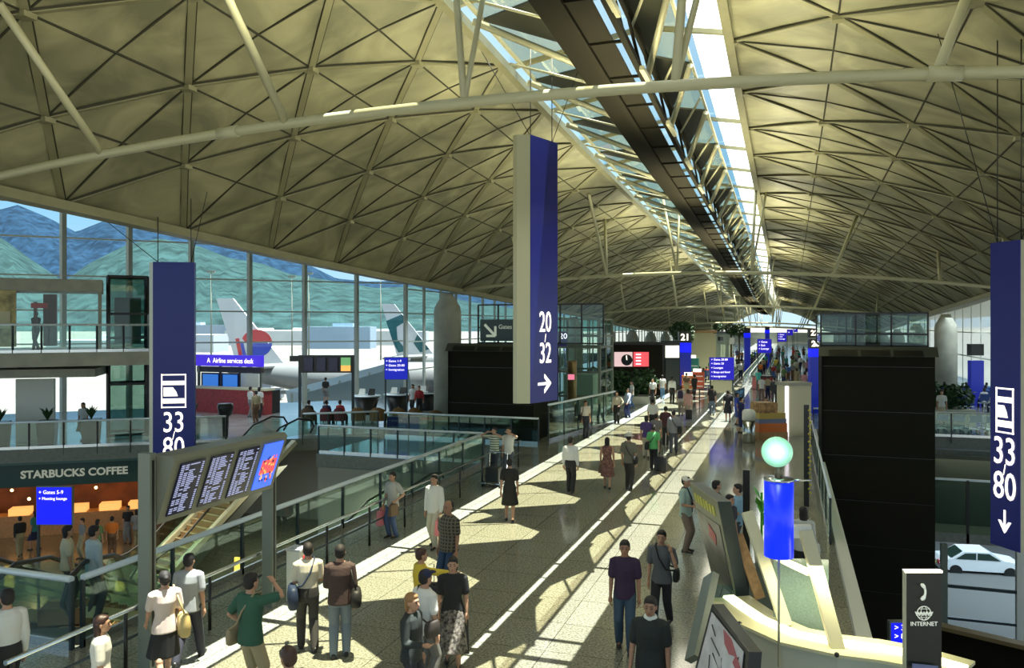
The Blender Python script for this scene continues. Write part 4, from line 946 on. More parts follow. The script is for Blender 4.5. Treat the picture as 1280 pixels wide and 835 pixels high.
q = thing('screen_kiosk', 'black framed kiosk with blank white screen beside the blue pillar', 'display', PX(838, 60, 0))
face(827, 850, 0, zc(426, 60), 60, 60, M['black'], 'frame', q, .6)
face(832, 849, zc(447, 60), zc(432, 60), 59.8, 59.8, M['scr_white'], 'white_screen', q, .1)
face(832, 849, .6, zc(449, 60), 59.8, 59.8, mat('kiosk_dark', (.03,.04,.035), .4), 'lower_panel', q, .1)
def gate_pillar(label, px0, px1, D, ytop, num, hgt=None, litband=True):
    q = thing('gate_pillar', label, 'sign', PX((px0+px1)/2, D, 0)); zt = zc(ytop, D); w = (px1-px0)*D/F
    face(px0, px1, 0, zt-w*1.3, D, D, mat('pillar_blue', (.01,.02,.25), .4, emit=(.01,.02,.4), es=.25), 'shaft', q, w*.5)
    face(px0, px1, zt-w*.9, zt, D, D, M['black'], 'number_box', q, w*.6)
    if litband: face(px0-.2, px1+.2, zt-w*1.7, zt-w*.9, D-.05, D-.05, M['bluelit'], 'lit_band', q, w*.55)
    if num:
        p = V((px0+px1)/2, 400, D-.12); p.z = zt-w*.45; text(None, 'lettering', num, w*.75, M['lit'], q, p, face_rot((CT, ST, 0)), bold=.02)
    return q
gate_pillar('blue gate pillar with black top box numbered 21', 849, 864, 61, 415, '21')
gate_pillar('blue gate pillar numbered 20 left of the green glass screen box', 1013, 1026, 46, 424, '20')
gate_pillar('black box numbered 22 above the gate 20 pillar, farther off', 1012, 1024, 60, 411, '22', litband=False)
gate_pillar('dark blue column pair beside the distant trees', 931, 938, 82, 410, '')
gate_pillar('narrow dark blue column in the distance', 957, 962, 95, 408, '')
gate_pillar('wide blue pillar in the right seating area', 1214, 1230, 50, 430, '', litband=False)
# cream shop building
q = thing('shop_building', 'cream and pale green shop block with dark cornice in the far concourse', 'shop', PX(890, 86, 0))
face(864, 895, 0, zc(416, 86), 86, 86, mat('shop_cream', (.55,.52,.32), .5), 'front', q, .4)
face(895, 916, 0, zc(416, 86), 86, 92, mat('shop_pale_green', (.42,.52,.42), .5), 'side', q, .4)
face(862, 896, zc(416, 86), zc(413, 86), 85.8, 85.8, M['wood'], 'cornice', q, .8); face(896, 918, zc(416.5, 88), zc(414.5, 88), 85.8, 92, M['black'], 'cornice', q, .5)
face(900, 904, zc(426, 86), zc(421, 86), 86.5, 87.5, M['black'], 'hanging_sign', q, .2); face(912, 918, zc(430, 86), zc(422, 86), 85, 85, M['white'], 'white_sign', q, .2)
# big blue direction sign
R5 = [('+ Gates 20-80', .13, .05, .09), ('+ Gates 33', .13, .05, .27), ('+ Lounges', .13, .05, .46), ('+ Shops and food', .12, .05, .66), ('+ Immigration', .12, .05, .85)]
q = sign_panel('direction_sign', 'large blue gate direction sign with five lit rows over a cream panel', 887, 917, 447, 474.5, 47, R5, legs=0, base_z=0, m=mat('sign_blue_lit', (.01,.01,.35), .4, emit=(.02,.01,.55), es=.5))
face(888, 915, zc(491, 47), zc(476, 47), 47, 47, M['cream'], 'cream_panel', q, .1)
for i, (x0, x1, y0_, y1_, D, lb) in enumerate(((947, 964, 424, 441, 66, 'blue direction sign second along the concourse, above the travelators'), (972, 983, 416, 427, 92, 'small blue direction sign third along the concourse'), (984, 991, 412, 419, 120, 'tiny blue direction sign fourth along the concourse'), (992, 997, 409, 415, 150, 'farthest tiny blue direction sign'))):
    sign_panel('direction_sign', lb, x0, x1, y0_, y1_, D, [('+ Gates', .2, .06, .2), ('+ Exit', .2, .06, .45), ('+ Lounge', .2, .06, .7)] if i < 2 else [('+', .6, .1, .5)], legs=0 if i < 2 else 0, base_z=0, m=MATS['sign_blue_lit'])
q = thing('counter_island', 'low dark counter with red front under the second blue sign', 'counter', PX(955, 62.5, 0)); face(946, 966, 0, 1.0, 62.5, 62.5, M['red'], 'front', q, 1.2); face(945, 967, 1.0, 1.1, 62.4, 62.4, M['black'], 'top', q, 1.4)
# travelators
def travelator(label, x, y0_, y1_, w=1.3):
    q = thing('travelator', label, 'moving walkway', (x, y0_, 0)); b = MB(); b.box(x-w/2, y0_, 0, x+w/2, y1_, .04); b.build('belt', mat('belt_dark', (.05,.055,.05), .5), q)
    for s in (-1, 1):
        b = MB(); b.box(x+s*w/2-.12, y0_-.6, 0, x+s*w/2+.12, y1_+.6, .22); b.build('skirt', M['chrome'], q)
        b = MB(); b.box(x+s*w/2-.01, y0_-.4, .22, x+s*w/2+.01, y1_+.4, .9); b.build('glass_side', M['glassg'], q)
        b = MB(); b.tube([(x+s*w/2, y0_-.5, .3), (x+s*w/2, y0_-.75, .65), (x+s*w/2, y0_-.4, .95), (x+s*w/2, y1_+.4, .95), (x+s*w/2, y1_+.7, .6)], .045, 8); b.build('handrail', mat('travelator_rail', (.30,.33,.32), .3), q)
for x, lb in ((-4.2, 'leftmost moving walkway running down the far concourse'), (-2.4, 'second moving walkway from the left in the far concourse'), (3.2, 'third moving walkway, right of the crowd'), (5.2, 'rightmost moving walkway near the gate 20 pillar')):
    travelator(lb, x, 71 if x < 0 else 47, 150)
# black queue railings near the big sign
for i, (x0, x1, D, lb) in enumerate(((862, 886, 50, 'grey slatted barrier left of the large blue sign'), (918, 930, 50, 'short barrier with blue panel right of the large blue sign'))):
    a, c = PX(x0, D, 0), PX(x1, D+3, 0); q = thing('barrier', lb, 'barrier', tuple(a))
    b = MB()
    for z in (.3, .6, .95): b.bar(a+Vector((0,0,z)), c+Vector((0,0,z)), .05)
    b.build('rail', M['chrome'], q)
    for p in (a, (a+c)/2, c): b = MB(); b.bar(p, p+Vector((0,0,1.0)), .07); b.build('post', M['black'], q)
    if i: b = MB(); b.bar(a+Vector((0,0,.6)), c+Vector((0,0,.6)), .03, .7); b.build('blue_panel', mat('teal_panel', (.03,.15,.3), .4), q)
# orange and teal shop stands by the 21 pillar
for px, D, c_, lb, h in ((845, 62, (.45,.05,.12), 'magenta display stand below the blue pillar 21', 1.2), (861, 60, (.6,.15,.04), 'orange red display stand right of the blue pillar', 1.3), (872, 63, (.5,.08,.03), 'dark orange display stand near the barrier', 1.4), (866, 70, (.03,.22,.18), 'teal display stand behind the orange ones', 2.2)):
    p = PX(px, D, 0); q = thing('display_stand', lb, 'stand', tuple(p)); b = MB(); b.box(p.x-.5, p.y-.3, 0, p.x+.5, p.y+.3, h); b.build('case', mat('stand_%d' % px, c_, .5), q)
    b = MB()
    for k in range(3): b.box(p.x-.44, p.y-.34, .25+k*h*.28, p.x+.44, p.y-.3, .33+k*h*.28)
    b.build('shelf', M['white'], q)
    b = MB(); b.box(p.x-.3, p.y-.32, h, p.x+.3, p.y-.2, h+.25); b.build('header', M['lit'], q)
# ================================================================== RIGHT SIDE OF THE DECK
q = thing('info_cabinet', 'tall cream cabinet with grey cap at the right edge of the walkway', 'cabinet', PX(1001, 36.6, 0))
face(985, 1014, 0, 2.3, 36.6, 36.9, M['cream'], 'body', q, .9); face(984, 1015, 2.3, 2.45, 36.5, 36.8, M['concrete'], 'cap', q, 1.0)
face(983.5, 986, 0, 2.3, 36.4, 36.5, M['litw'], 'lit_edge', q, .1)
q = thing('rope_post', 'tall black post wrapped with yellow chain by the deck edge', 'post', PX(1008, 22.5, 0)); b = MB(); p = PX(1008, 22.5, 0); b.box(p.x-.07, p.y-.05, 0, p.x+.07, p.y+.05, 2.85); b.build('post', M['black'], q)
b = MB()
for k in range(22): b.ball((p.x+.07+.03*(k % 2), p.y-.06, 2.7-k*.11), .035, seg=6)
b.build('yellow_chain', mat('chain_yellow', (.5,.4,.04), .5), q, kind='stuff')
q = thing('sales_counter', 'orange and wood sales counter stacked with boxes beside the cream cabinet', 'counter', PX(966, 35, 0))
for (x0, x1, z0_, z1_, m_, nm) in ((949, 985, 0, .35, M['wood'], 'wood_base'), (949, 984, .35, .75, M['orange'], 'orange_front'), (949, 983, .75, .95, mat('band_blue', (.15,.18,.3), .5), 'blue_band'), (949, 982, .95, 1.2, mat('band_yellow', (.5,.36,.08), .5), 'yellow_band'), (950, 972, 1.2, 1.65, mat('box_stack', (.35,.20,.08), .6, noise=.5, nscale=6), 'box_stack')):
    face(x0, x1, z0_, z1_, 35.2, 35.4, m_, nm, q, .8)
for px, lb in ((936, 'white topped waste bin left of the sales counter'),):
    p = PX(px, 34.5, 0); q = thing('waste_bin', lb, 'bin', tuple(p)); b = MB(); b.lathe(p, [(.26,0),(.26,1.0)], 20); b.build('body', M['chrome'], q); b = MB(); b.lathe(p, [(.28,1.0),(.28,1.35),(.2,1.45),(.01,1.45)], 20); b.build('hood', M['white'], q)
for k, (px, c_) in enumerate(((942, (.5,.5,.5)), (946, (.45,.42,.4)))):
    pass
balustrade('balustrade', 'green glass balustrade along the right edge of the deck', (VR-.12, 20), (VR-.12, 35.5), 0, n=7, toprail=.035)
balustrade('balustrade', 'glass balustrade in front of the luggage trolleys beyond the right void', (4.9, 40.9), (15.5, 40.9), 0, n=5, toprail=.04)
balustrade('balustrade', 'short glass balustrade beside the right dark housing', (VR+.1, 40.9), (4.6, 40.9), 0, n=2, toprail=.04)
# luggage trolleys nested in a row
def trolley():
    q = thing('luggage_trolley', 'steel luggage trolley in the nested row behind the glass rail', 'trolley', (6, 42.3, 0), 0, 'luggage trolleys nested behind the right balustrade')
    b = MB(); b.tube([(-.28,.5,.25), (-.28,-.4,.3), (-.28,-.5,1.0), (.28,-.5,1.0), (.28,-.4,.3), (.28,.5,.25)], .025, 6); b.build('frame', M['chrome'], q, local=True)
    b = MB(); b.box(-.26, -.35, .25, .26, .5, .28); b.build('deck', M['chrome'], q, local=True)
    b = MB(); b.box(-.26, -.52, .62, .26, -.48, .92); b.build('sign_plate', mat('trolley_plate', (.25,.35,.6), .4), q, local=True)
    for x in (-.24, .24):
        b = MB(); b.tube([(x-.02, .4, .09), (x+.02, .4, .09)], .09, 12); b.build('wheel', M['black'], q, local=True)
        b = MB(); b.tube([(x-.02, -.35, .09), (x+.02, -.35, .09)], .09, 12); b.build('wheel', M['black'], q, local=True)
    return q
t0 = trolley(); t0.rotation_euler = (0,0,.3)
for k in range(1, 13): c_ = copy_tree(t0); c_.location = (6+k*.68, 42.3, 0)
# ================================================================== RIGHT VOID: walkway wall, road windows, car
b = MB(); b.box(1.4, 40.2, -4.6, 16, 40.6, -.55); b.build('wall_right_void', M['slab'], kind='structure')
q = thing('mezzanine_walkway', 'glass sided mezzanine walkway under the trolley row', 'walkway', (5, 38, -3.6))
b = MB(); b.box(4.7, 37.2, -3.9, 16, 40.1, -3.5); b.build('deck', M['slab'], q)
for k in range(5):
    b = MB(); b.box(4.8+k*2.2, 37.25, -3.5, 6.9+k*2.2, 37.28, -1.35); b.build('glass_panel', M['glassg'], q)
    b = MB(); b.box(4.74+k*2.2, 37.2, -3.9, 4.84+k*2.2, 37.32, -1.3); b.build('post', M['black'], q)
b = MB(); b.box(4.7, 37.2, -1.34, 16, 37.32, -1.26); b.build('handrail', M['rail'], q)
b = MB(); b.box(5.3, 38.8, -3.5, 16, 39.0, -.55); b.build('panelled_wall', mat('mezz_wall', (.07,.075,.05), .6), q)
b = MB(); b.box(4.9, 39.2, -3.5, 5.3, 39.9, -.55); b.build('amber_panel', mat('amber_wall', (.45,.30,.08), .5, emit=(.5,.3,.08), es=.3), q)
light('mezz_lamp', 'AREA', (9, 38.4, -.7), 14, (.9, 1, .8), 6, 1, (0, 0, 0))
# road level with window wall
b = MB(); b.poly([(1.4,34,-9.2),(30,34,-9.2),(30,75,-9.2),(1.4,75,-9.2)]); b.build('road', mat('wet_road', (.07,.11,.14), .22, noise=.3, nscale=2), kind='structure')
q = thing('road_window', 'steel framed window band looking down to the road on the right', 'window', (5, 36.9, -9))
for x in (4.9, 6.05, 8.75, 11.6, 15): b = MB(); b.box(x-.12, 36.7, -9.2, x+.12, 37.0, -3.9); b.build('upright', M['post2'] if x != 8.75 else M['white'], q)
for z in (-5.6, -6.9, -7.5, -8.1, -8.6): b = MB(); b.box(4.9, 36.75, z-.05, 16, 36.9, z+.05); b.build('rail', M['post'], q)
b = MB(); b.poly([(4.9,36.85,-9.2),(16,36.85,-9.2),(16,36.85,-3.9),(4.9,36.85,-3.9)]); b.build('pane', M['winglass'], q)
def car(label, loc, rz):
    q = thing('car', label, 'car', loc, rz); wh = mat('car_white', (.75,.76,.76), .2); 
    side = [(-2.2,.35),(-2.25,.75),(-2.05,.95),(-1.55,1.0),(-.95,1.42),(.35,1.45),(1.05,1.02),(1.95,.88),(2.25,.62),(2.25,.35)]
    b = MB(); b.prism([(x, -.85, z) for x, z in side], (0,1.7,0)); b.build('body', wh, q, local=True)
    gl = mat('car_glass', (.02,.04,.03), .1)
    b = MB()
    for y in (-.87, .86): b.prism([(-1.4,y,1.0),(-.92,y,1.34),(-.35,y,1.37),(-.35,y,1.0)], (0,.01,0)); b.prism([(-.28,y,1.0),(-.28,y,1.37),(.32,y,1.37),(.92,y,1.0)], (0,.01,0))
    b.prism([(-1.58,-.7,1.03),(-1.0,-.66,1.41),(-1.0,.66,1.41),(-1.58,.7,1.03)], (-.02,0,.02)); b.build('windows', gl, q, local=True)
    for x in (-1.4, 1.4):
        for y in (-.8, .8): b = MB(); b.tube([(x, y-.1, .33), (x, y+.1, .33)], .33, 18); b.tube([(x, y-.11, .33), (x, y+.11, .33)], .17, 12); w_ = b.build('wheel', M['black'], q, local=True)
    b = MB(); b.box(-2.28,-.8,.62,-2.22,-.5,.85); b.box(-2.28,.5,.62,-2.22,.8,.85); b.build('tail_lamp', mat('tail_red', (.5,.02,.02), .4), q, local=True)
    b = MB(); b.box(-2.29,-.25,.5,-2.23,.25,.62); b.build('plate', mat('plate_y', (.8,.7,.3), .5), q, local=True)
p = PX(1222, 46, -9.2); car('white saloon car parked on the road outside the lower right window', tuple(p), .12)
p = PX(1264, 50, -9.2); car('second white car ahead, partly behind the blue gate sign', (p.x+3, p.y+5, p.z), .3)
light('road_light', 'AREA', (12, 48, -1.2), 1800, (.72, .88, 1), 12, 12, (0, 0, 0))
# sloping parapet and escalator end at the lower right
q = thing('sloping_parapet', 'dark clad sloping parapet in the lower right void', 'parapet', (6, 20, -4.6))
b = MB(); b.prism([(3.7, 24, -4.6), (9.6, 18.2, -4.6), (9.6, 18.2, -2.0), (3.7, 24, -3.0)], (.25,.2,0)); b.build('cladding', M['granite_dark'], q)
b = MB(); b.bar((3.7, 24, -2.95), (9.6, 18.2, -1.95), .35, .1); b.build('cap', mat('cap_bronze', (.20,.15,.08), .4), q)
escalator('escalator end with pale curved side at the lower right corner', (7.0, 15.4, -4.5), (4.0, 9.6, -.7), 1.1, skirt=M['cream'])
# ================================================================== PHONE AND INTERNET ISLAND
q = thing('curved_counter', 'curved counter with glowing cream top and white front at the lower right', 'counter', G(1000, 790, 1.0).xy.to_3d())
path = [G(x, y, 1.0) for x, y in ((928,745),(945,757),(968,772),(1005,788),(1050,797),(1100,803),(1150,812),(1215,830))]
path = [Vector((p.x, p.y, 0)) for p in path]
nr = []
for i, p in enumerate(path):
    d = (path[min(i+1, len(path)-1)]-path[max(i-1, 0)]).normalized(); nr.append(Vector((d.y, -d.x, 0)))
b = MB(); T_ = MB(); L_ = MB()
for i in range(len(path)-1):
    p, r, n0, n1 = path[i], path[i+1], nr[i], nr[i+1]
    b.hexa([p+n0*.42, r+n1*.42, r+n1*.30, p+n0*.30]+[x+Vector((0,0,.96)) for x in (p+n0*.55, r+n1*.55, r+n1*.45, p+n0*.45)])
    T_.hexa([p+n0*.6+Vector((0,0,.96)), r+n1*.6+Vector((0,0,.96)), r-n1*.12+Vector((0,0,.96)), p-n0*.12+Vector((0,0,.96))]+[x+Vector((0,0,1.0)) for x in (p+n0*.6, r+n1*.6, r-n1*.12, p-n0*.12)])
    L_.hexa([p+n0*.32+Vector((0,0,1.0)), r+n1*.32+Vector((0,0,1.0)), r+n1*.12+Vector((0,0,1.0)), p+n0*.12+Vector((0,0,1.0))]+[x+Vector((0,0,1.03)) for x in (p+n0*.3, r+n1*.3, r+n1*.14, p+n0*.14)])
b.build('front', mat('counter_white', (.62,.63,.52), .3), q); T_.build('top', mat('counter_cream', (.72,.68,.42), .25), q)
L_.build('light_strip', mat('counter_glow', (1,.98,.75), .4, emit=(1,.96,.66), es=1.8), q)
for i in (1, 2, 4): 
    b = MB(); b.ball(path[i]+nr[i]*.58+Vector((0,0,.99)), .035, seg=8); b.build('fixing_stud', M['black'], q)
light('counter_lamp', 'AREA', (path[4].x, path[4].y, 1.9), 30, (1, .95, .62), 1.6, .5, (0, 0, 0))
# cream struts carrying boards
def strut_(label, pts, w, m_):
    a_, c_ = [V(*p) for p in pts]; b = MB(); b.bar(a_, c_, w, w*.55, up=(ST, -CT, 0)); b.build('support_strut', m_, None, label=label, cat='strut', loc=tuple(c_))
strut_('cream slanted strut left of the blue lamp cylinder', ((934, 640, 11.6), (983, 783, 10.9)), .16, M['cream'])
strut_('wide cream slanted strut right of the blue lamp cylinder', ((1007, 664, 10.9), (1047, 812, 10.15)), .17, M['cream'])
strut_('orange wood slanted strut behind the billboard edge', ((922, 668, 12.3), (950, 748, 12.0)), .15, M['wood'])
strut_('short cream cross strut under the blue lamp cylinder', ((972, 697, 11.1), (1012, 716, 10.75)), .09, M['cream'])
strut_('short pale head piece on top of the right strut', ((990, 664, 11.0), (1014, 664, 10.95)), .17, M['white'])
b = MB(); b.prism([V(966, 697, 11.4), V(1035, 699, 11.2), V(1035, 792, 11.0), V(967, 790, 11.2)], Vector((ST,-CT,0))*.02)
q = b.build('glass_screen', mat('screen_green_grey', (.17,.24,.20), .15, noise=.1, nscale=40), None, label='grey green glass screen behind the blue lamp cylinder', cat='glass screen', loc=tuple(V(1000, 790, 11.1)))
# blue cylinder lamp with globe
q = thing('totem_lamp', 'bright blue cylinder lamp topped by a green glass globe', 'lamp', tuple(PX(973.5, 9.6, 1.0))); p = PX(973.5, 9.6, 0); k_ = 9.6/F
b = MB(); b.lathe(p, [(17.6*k_, zc(695, 9.6)), (17.6*k_, zc(600, 9.6))], 32); b.build('blue_cylinder', M['bluelamp'], q)
b = MB(); b.lathe(p, [(18.3*k_, zc(600.5, 9.6)), (18.3*k_, zc(597.5, 9.6)), (.02, zc(597, 9.6))], 32); b.tube([p+Vector((.17,0,zc(599, 9.6))), p+Vector((.36,.05,zc(599, 9.6)))], .012, 6); b.build('collar', M['chrome'], q)
b = MB(); b.tube([(p.x, p.y, zc(598, 9.6)), (p.x, p.y, zc(582, 9.6))], [.05, .035], 10); b.build('neck', mat('brass_dark', (.12,.09,.06), .4), q)
b = MB(); b.ball((p.x-.02, p.y, zc(565, 9.6)), 19*k_, seg=28); b.build('globe', mat('globe_green', (.45,.85,.65), .12, emit=(.30,.75,.52), es=.45), q)
b = MB(); b.tube([(p.x+.0, p.y+.0, 1.0), (p.x, p.y, zc(695, 9.6))], .014, 8); b.build('stem', M['steel'], q)
light('globe_glow', 'POINT', (p.x-.02, p.y-.35, zc(560, 9.6)), 4, (.7, 1, .85), radius=.1)
# billboards
def board(name, label, cs, th, mfront, mside, cat='billboard'):
    q = thing(name, label, cat, tuple(V(*cs[3]))); P_4 = [V(*c_) for c_ in cs]; e = Vector((CT, ST, 0))*th
    b = MB(); b.prism(P_4, e); b.build('case', mside, q)
    cen = sum(P_4, Vector())/4; nn = (P_4[1]-P_4[0]).cross(P_4[3]-P_4[0]).normalized()
    if nn.dot(cen-Vector((0,0,EYE))) > 0: nn = -nn
    def uv(u, v, o=.012): return (P_4[0]*(1-u)+P_4[1]*u)*(1-v)+(P_4[3]*(1-u)+P_4[2]*u)*v+nn*o
    return q, uv, nn
q, uv, nn = board('billboard', 'large leaning billboard with dark picture and yellow heading', [(863,603,13.8),(897,627,12.0),(921,748,12.2),(891,721,14.0)], .20, None, M['post'])
b = MB(); b.prism([uv(0,0,.0), uv(1,0,.0), uv(1,1,.0), uv(0,1,.0)], nn*.01); b.build('face', mat('board_khaki', (.22,.22,.13), .35), q)
b = MB(); b.prism([uv(.07,.26), uv(.93,.26), uv(.93,.93), uv(.07,.93)], nn*.01); b.build('picture', mat('board_picture', (.05,.05,.05), .3, noise=.8, nscale=3), q)
b = MB()
for k in range(7): b.prism([uv(.12+k*.11,.08+.01*(k%2),.012), uv(.19+k*.11,.08,.012), uv(.19+k*.11,.18,.012), uv(.12+k*.11,.18,.012)], nn*.012)
b.build('heading', mat('heading_yellow', (.62,.58,.08), .4), q)
b = MB(); b.prism([uv(.5,.33,.026), uv(.72,.40,.026), uv(.66,.52,.026), uv(.42,.47,.026)], nn*.006); b.build('red_patch', mat('patch_red', (.5,.05,.06), .4), q)
q, uv, nn = board('poster_board', 'black framed poster board with white and pink drawing at the bottom edge', [(891,755,10.3),(937,815,9.0),(930,900,8.9),(866,850,10.2)], .14, None, M['black'])
b = MB(); b.prism([uv(0,0,.0), uv(1,0,.0), uv(1,1,.0), uv(0,1,.0)], nn*.01); b.build('frame_face', M['black'], q)
b = MB(); b.prism([uv(.06,.08), uv(.9,.08), uv(.9,.95), uv(.06,.95)], nn*.01); b.build('sheet', mat('sheet_white', (.62,.60,.62), .35, noise=.15, nscale=5), q)
b = MB(); b.prism([uv(.42,.10,.026), uv(.62,.10,.026), uv(.9,.34,.026), uv(.86,.46,.026), uv(.5,.25,.026)], nn*.004); b.build('pink_shape', mat('pink', (.45,.12,.14), .5), q)
b = MB(); 
for (u0,v0,u1,v1) in ((.2,.35,.45,.45),(.25,.55,.30,.75),(.3,.5,.5,.62),(.5,.45,.56,.7),(.15,.2,.28,.28)): b.bar(uv(u0,v0,.03), uv(u1,v1,.03), .012)
b.build('ink_drawing', M['black'], q)
b = MB(); b.bar(V(889,720,11.2), V(866,824,10.4), .10, .28, up=(ST,-CT,0)); b.build('leaning_panel', M['post2'], None, label='narrow dark leaning panel between the two billboards', cat='panel', loc=tuple(V(866,824,10.4)))
q = thing('glass_case', 'small glass case with papers between the billboards', 'display case', tuple(G(905, 772, .6)))
c_ = G(897, 768, .7); b = MB(); b.box(c_.x-.25, c_.y-.3, .62, c_.x+.3, c_.y+.35, .66); b.build('base', M['post2'], q)
b = MB(); b.box(c_.x-.25, c_.y-.3, .66, c_.x+.3, c_.y+.35, 1.05); b.build('glass_cover', M['glassg'], q)
b = MB(); b.box(c_.x-.15, c_.y-.2, .66, c_.x+.15, c_.y+.1, .70); b.box(c_.x-.2, c_.y+.12, .66, c_.x+.1, c_.y+.3, .74); b.build('papers', M['white'], q)
b = MB(); b.box(c_.x-.12, c_.y-.1, 0, c_.x+.12, c_.y+.1, .62); b.build('pedestal', M['post2'], q)
b = MB(); p = PX(933, 14.6, 0); b.box(p.x-.06, p.y-.06, 0, p.x+.06, p.y+.06, zc(587, 14.6)); b.build('black_pylon', M['black'], None, label='slim black upright pylon behind the billboard', cat='post', loc=p)
q = thing('potted_plant', 'bright green large leaf plant left of the blue lamp cylinder', 'plant', tuple(PX(952, 13.6, 1.0))); p = PX(952, 13.6, 0)
b = MB()
for a_, l_, z_ in ((.3,.2,2.3),(1.6,.16,2.1),(2.9,.15,2.35),(4.2,.17,2.2),(5.3,.18,2.0),(.9,.14,1.9)):
    e = Vector((math.cos(a_), math.sin(a_), 0)); s_ = Vector((-math.sin(a_), math.cos(a_), 0)); o_ = Vector((p.x, p.y, z_-.25)); b.prism([o_, o_+e*l_*.5+s_*.07+Vector((0,0,.14)), o_+e*l_+Vector((0,0,.25)), o_+e*l_*.5-s_*.07+Vector((0,0,.14))], (0,0,.006))
b.build('leaves', M['leafb'], q); b = MB(); b.tube([(p.x, p.y, 1.2), (p.x, p.y, 2.25)], .02, 6); b.build('stem', M['leafb'], q); b = MB(); b.lathe(p, [(.1,.98),(.13,1.25),(.11,1.25),(.01,1.2)], 14); b.build('pot', M['white'], q)
b = MB(); b.box(p.x-.2, p.y-.15, 0, p.x+.2, p.y+.2, .98); b.build('plinth', M['post2'], q)
# INTERNET totem
q = thing('internet_totem', 'black internet and phone sign totem with pale top edge', 'sign', tuple(PX(1155, 8.4, 0)))
o, a, c, d, n = face(1133, 1177, 0, zc(716, 8.4), 8.4, 8.4, mat('totem_face', (.02,.021,.015), .45), 'body', q, .05)
face(1131.5, 1178.5, zc(716, 8.4), zc(713, 8.4), 8.39, 8.39, M['lit'], 'top_edge', q, .06); face(1131.5, 1133, 0, zc(714, 8.4), 8.39, 8.39, M['steel'], 'side_edge', q, .06)
w8 = mat('totem_white', (.8,.82,.7), .4, emit=(.8,.82,.7), es=.3)
text(None, 'lettering', 'INTERNET', .062, w8, q, V(1155, 780, 8.37), face_rot(d))
text(None, 'lettering', 'www', .085, w8, q, V(1155, 766.5, 8.37), face_rot(d), bold=.002)
b = MB(); cg = V(1155, 766.5, 8.37); ex, ez = Vector((CT,ST,0)), Vector((0,0,1))
ringp = lambda rx, rz: [cg+ex*rx*math.cos(2*PI*k/24)+ez*rz*math.sin(2*PI*k/24) for k in range(25)]
b.tube(ringp(.072,.072), .005, 5); b.tube(ringp(.032,.072), .003, 5)
for s in (-1, 1): b.tube([cg+ex*-.055+ez*.045*s, cg+ex*.055+ez*.045*s], .003, 5)
b.build('globe_symbol', w8, q)
b = MB(); cg = V(1149, 740, 8.37); b.tube([cg+ex*(.065*math.cos(t_))+ez*(.085*math.sin(t_)) for t_ in [(-1.25+2.5*k/10) for k in range(11)]], [.012,.02,.02,.013,.011,.011,.011,.013,.02,.02,.012], 8); b.build('handset_symbol', w8, q)
b = MB(); b.prism([V(1140, 829, 8.36), V(1172, 832, 8.36), V(1172, 836, 8.36), V(1140, 836, 8.36)], n*.01); b.build('lower_plate', mat('plate_blue', (.2,.22,.4), .4), q)
sign_panel('direction_sign', 'small bright blue sign at the foot of the right dark housing', 1113, 1137, 778, 818, 17, [('> 33', .24, .12, .13), ('> 80', .24, .12, .4)], legs=-4.6, base_z=-4.6)
# ================================================================== PEOPLE
CLO = {}
def cm(col, rough=.8, noise=0, nscale=14):
    k = (tuple(col), noise, nscale)
    if k not in CLO: CLO[k] = mat('cloth_%d' % len(CLO), col, rough, noise=noise or None, nscale=nscale)
    return CLO[k]
def plaid(name, c1, c2, sc, rot=0):
    m = bpy.data.materials.new(name); t, b = nodes(m); tc = t.nodes.new('ShaderNodeTexCoord'); mp = t.nodes.new('ShaderNodeMapping'); mp.inputs['Rotation'].default_value = (0, 0, rot)
    mx = t.nodes.new('ShaderNodeMixRGB'); mx.inputs[1].default_value = (*c1, 1); mx.inputs[2].default_value = (*c2, 1)
    w = t.nodes.new('ShaderNodeTexWave'); w.wave_type = 'BANDS'; w.bands_direction = 'Z'; w.inputs['Scale'].default_value = sc
    t.links.new(tc.outputs['Object'], mp.inputs[0]); t.links.new(mp.outputs[0], w.inputs['Vector'])
    r = t.nodes.new('ShaderNodeValToRGB'); r.color_ramp.elements[0].position = .6; r.color_ramp.elements[1].position = .7; t.links.new(w.outputs['Fac'], r.inputs[0])
    if rot:
        w2 = t.nodes.new('ShaderNodeTexWave'); w2.bands_direction = 'X'; w2.inputs['Scale'].default_value = sc; t.links.new(tc.outputs['Object'], w2.inputs['Vector'])
        r2 = t.nodes.new('ShaderNodeValToRGB'); r2.color_ramp.elements[0].position = .6; r2.color_ramp.elements[1].position = .7; t.links.new(w2.outputs['Fac'], r2.inputs[0])
        a = t.nodes.new('ShaderNodeMixRGB'); a.blend_type = 'LIGHTEN'; a.inputs[0].default_value = 1; t.links.new(r.outputs[0], a.inputs[1]); t.links.new(r2.outputs[0], a.inputs[2]); t.links.new(a.outputs[0], mx.inputs[0])
    else: t.links.new(r.outputs[0], mx.inputs[0])
    t.links.new(mx.outputs[0], b.inputs['Base Color']); b.inputs['Roughness'].default_value = .8; return m
def remesh(mb, name, vox, smooth=2):
    """one continuous surface from overlapping closed pieces"""
    o = bpy.data.objects.new('tmp', mb.mesh('tmp', M['skin'])); C.objects.link(o)
    r = o.modifiers.new('r', 'REMESH'); r.mode = 'VOXEL'; r.voxel_size = vox; r.use_smooth_shade = True
    s_ = o.modifiers.new('s', 'SMOOTH'); s_.iterations = smooth; s_.factor = .5
    dg = bpy.context.evaluated_depsgraph_get(); me = bpy.data.meshes.new_from_object(o.evaluated_get(dg)); me.name = name
    bpy.data.objects.remove(o); me.materials.clear(); return me
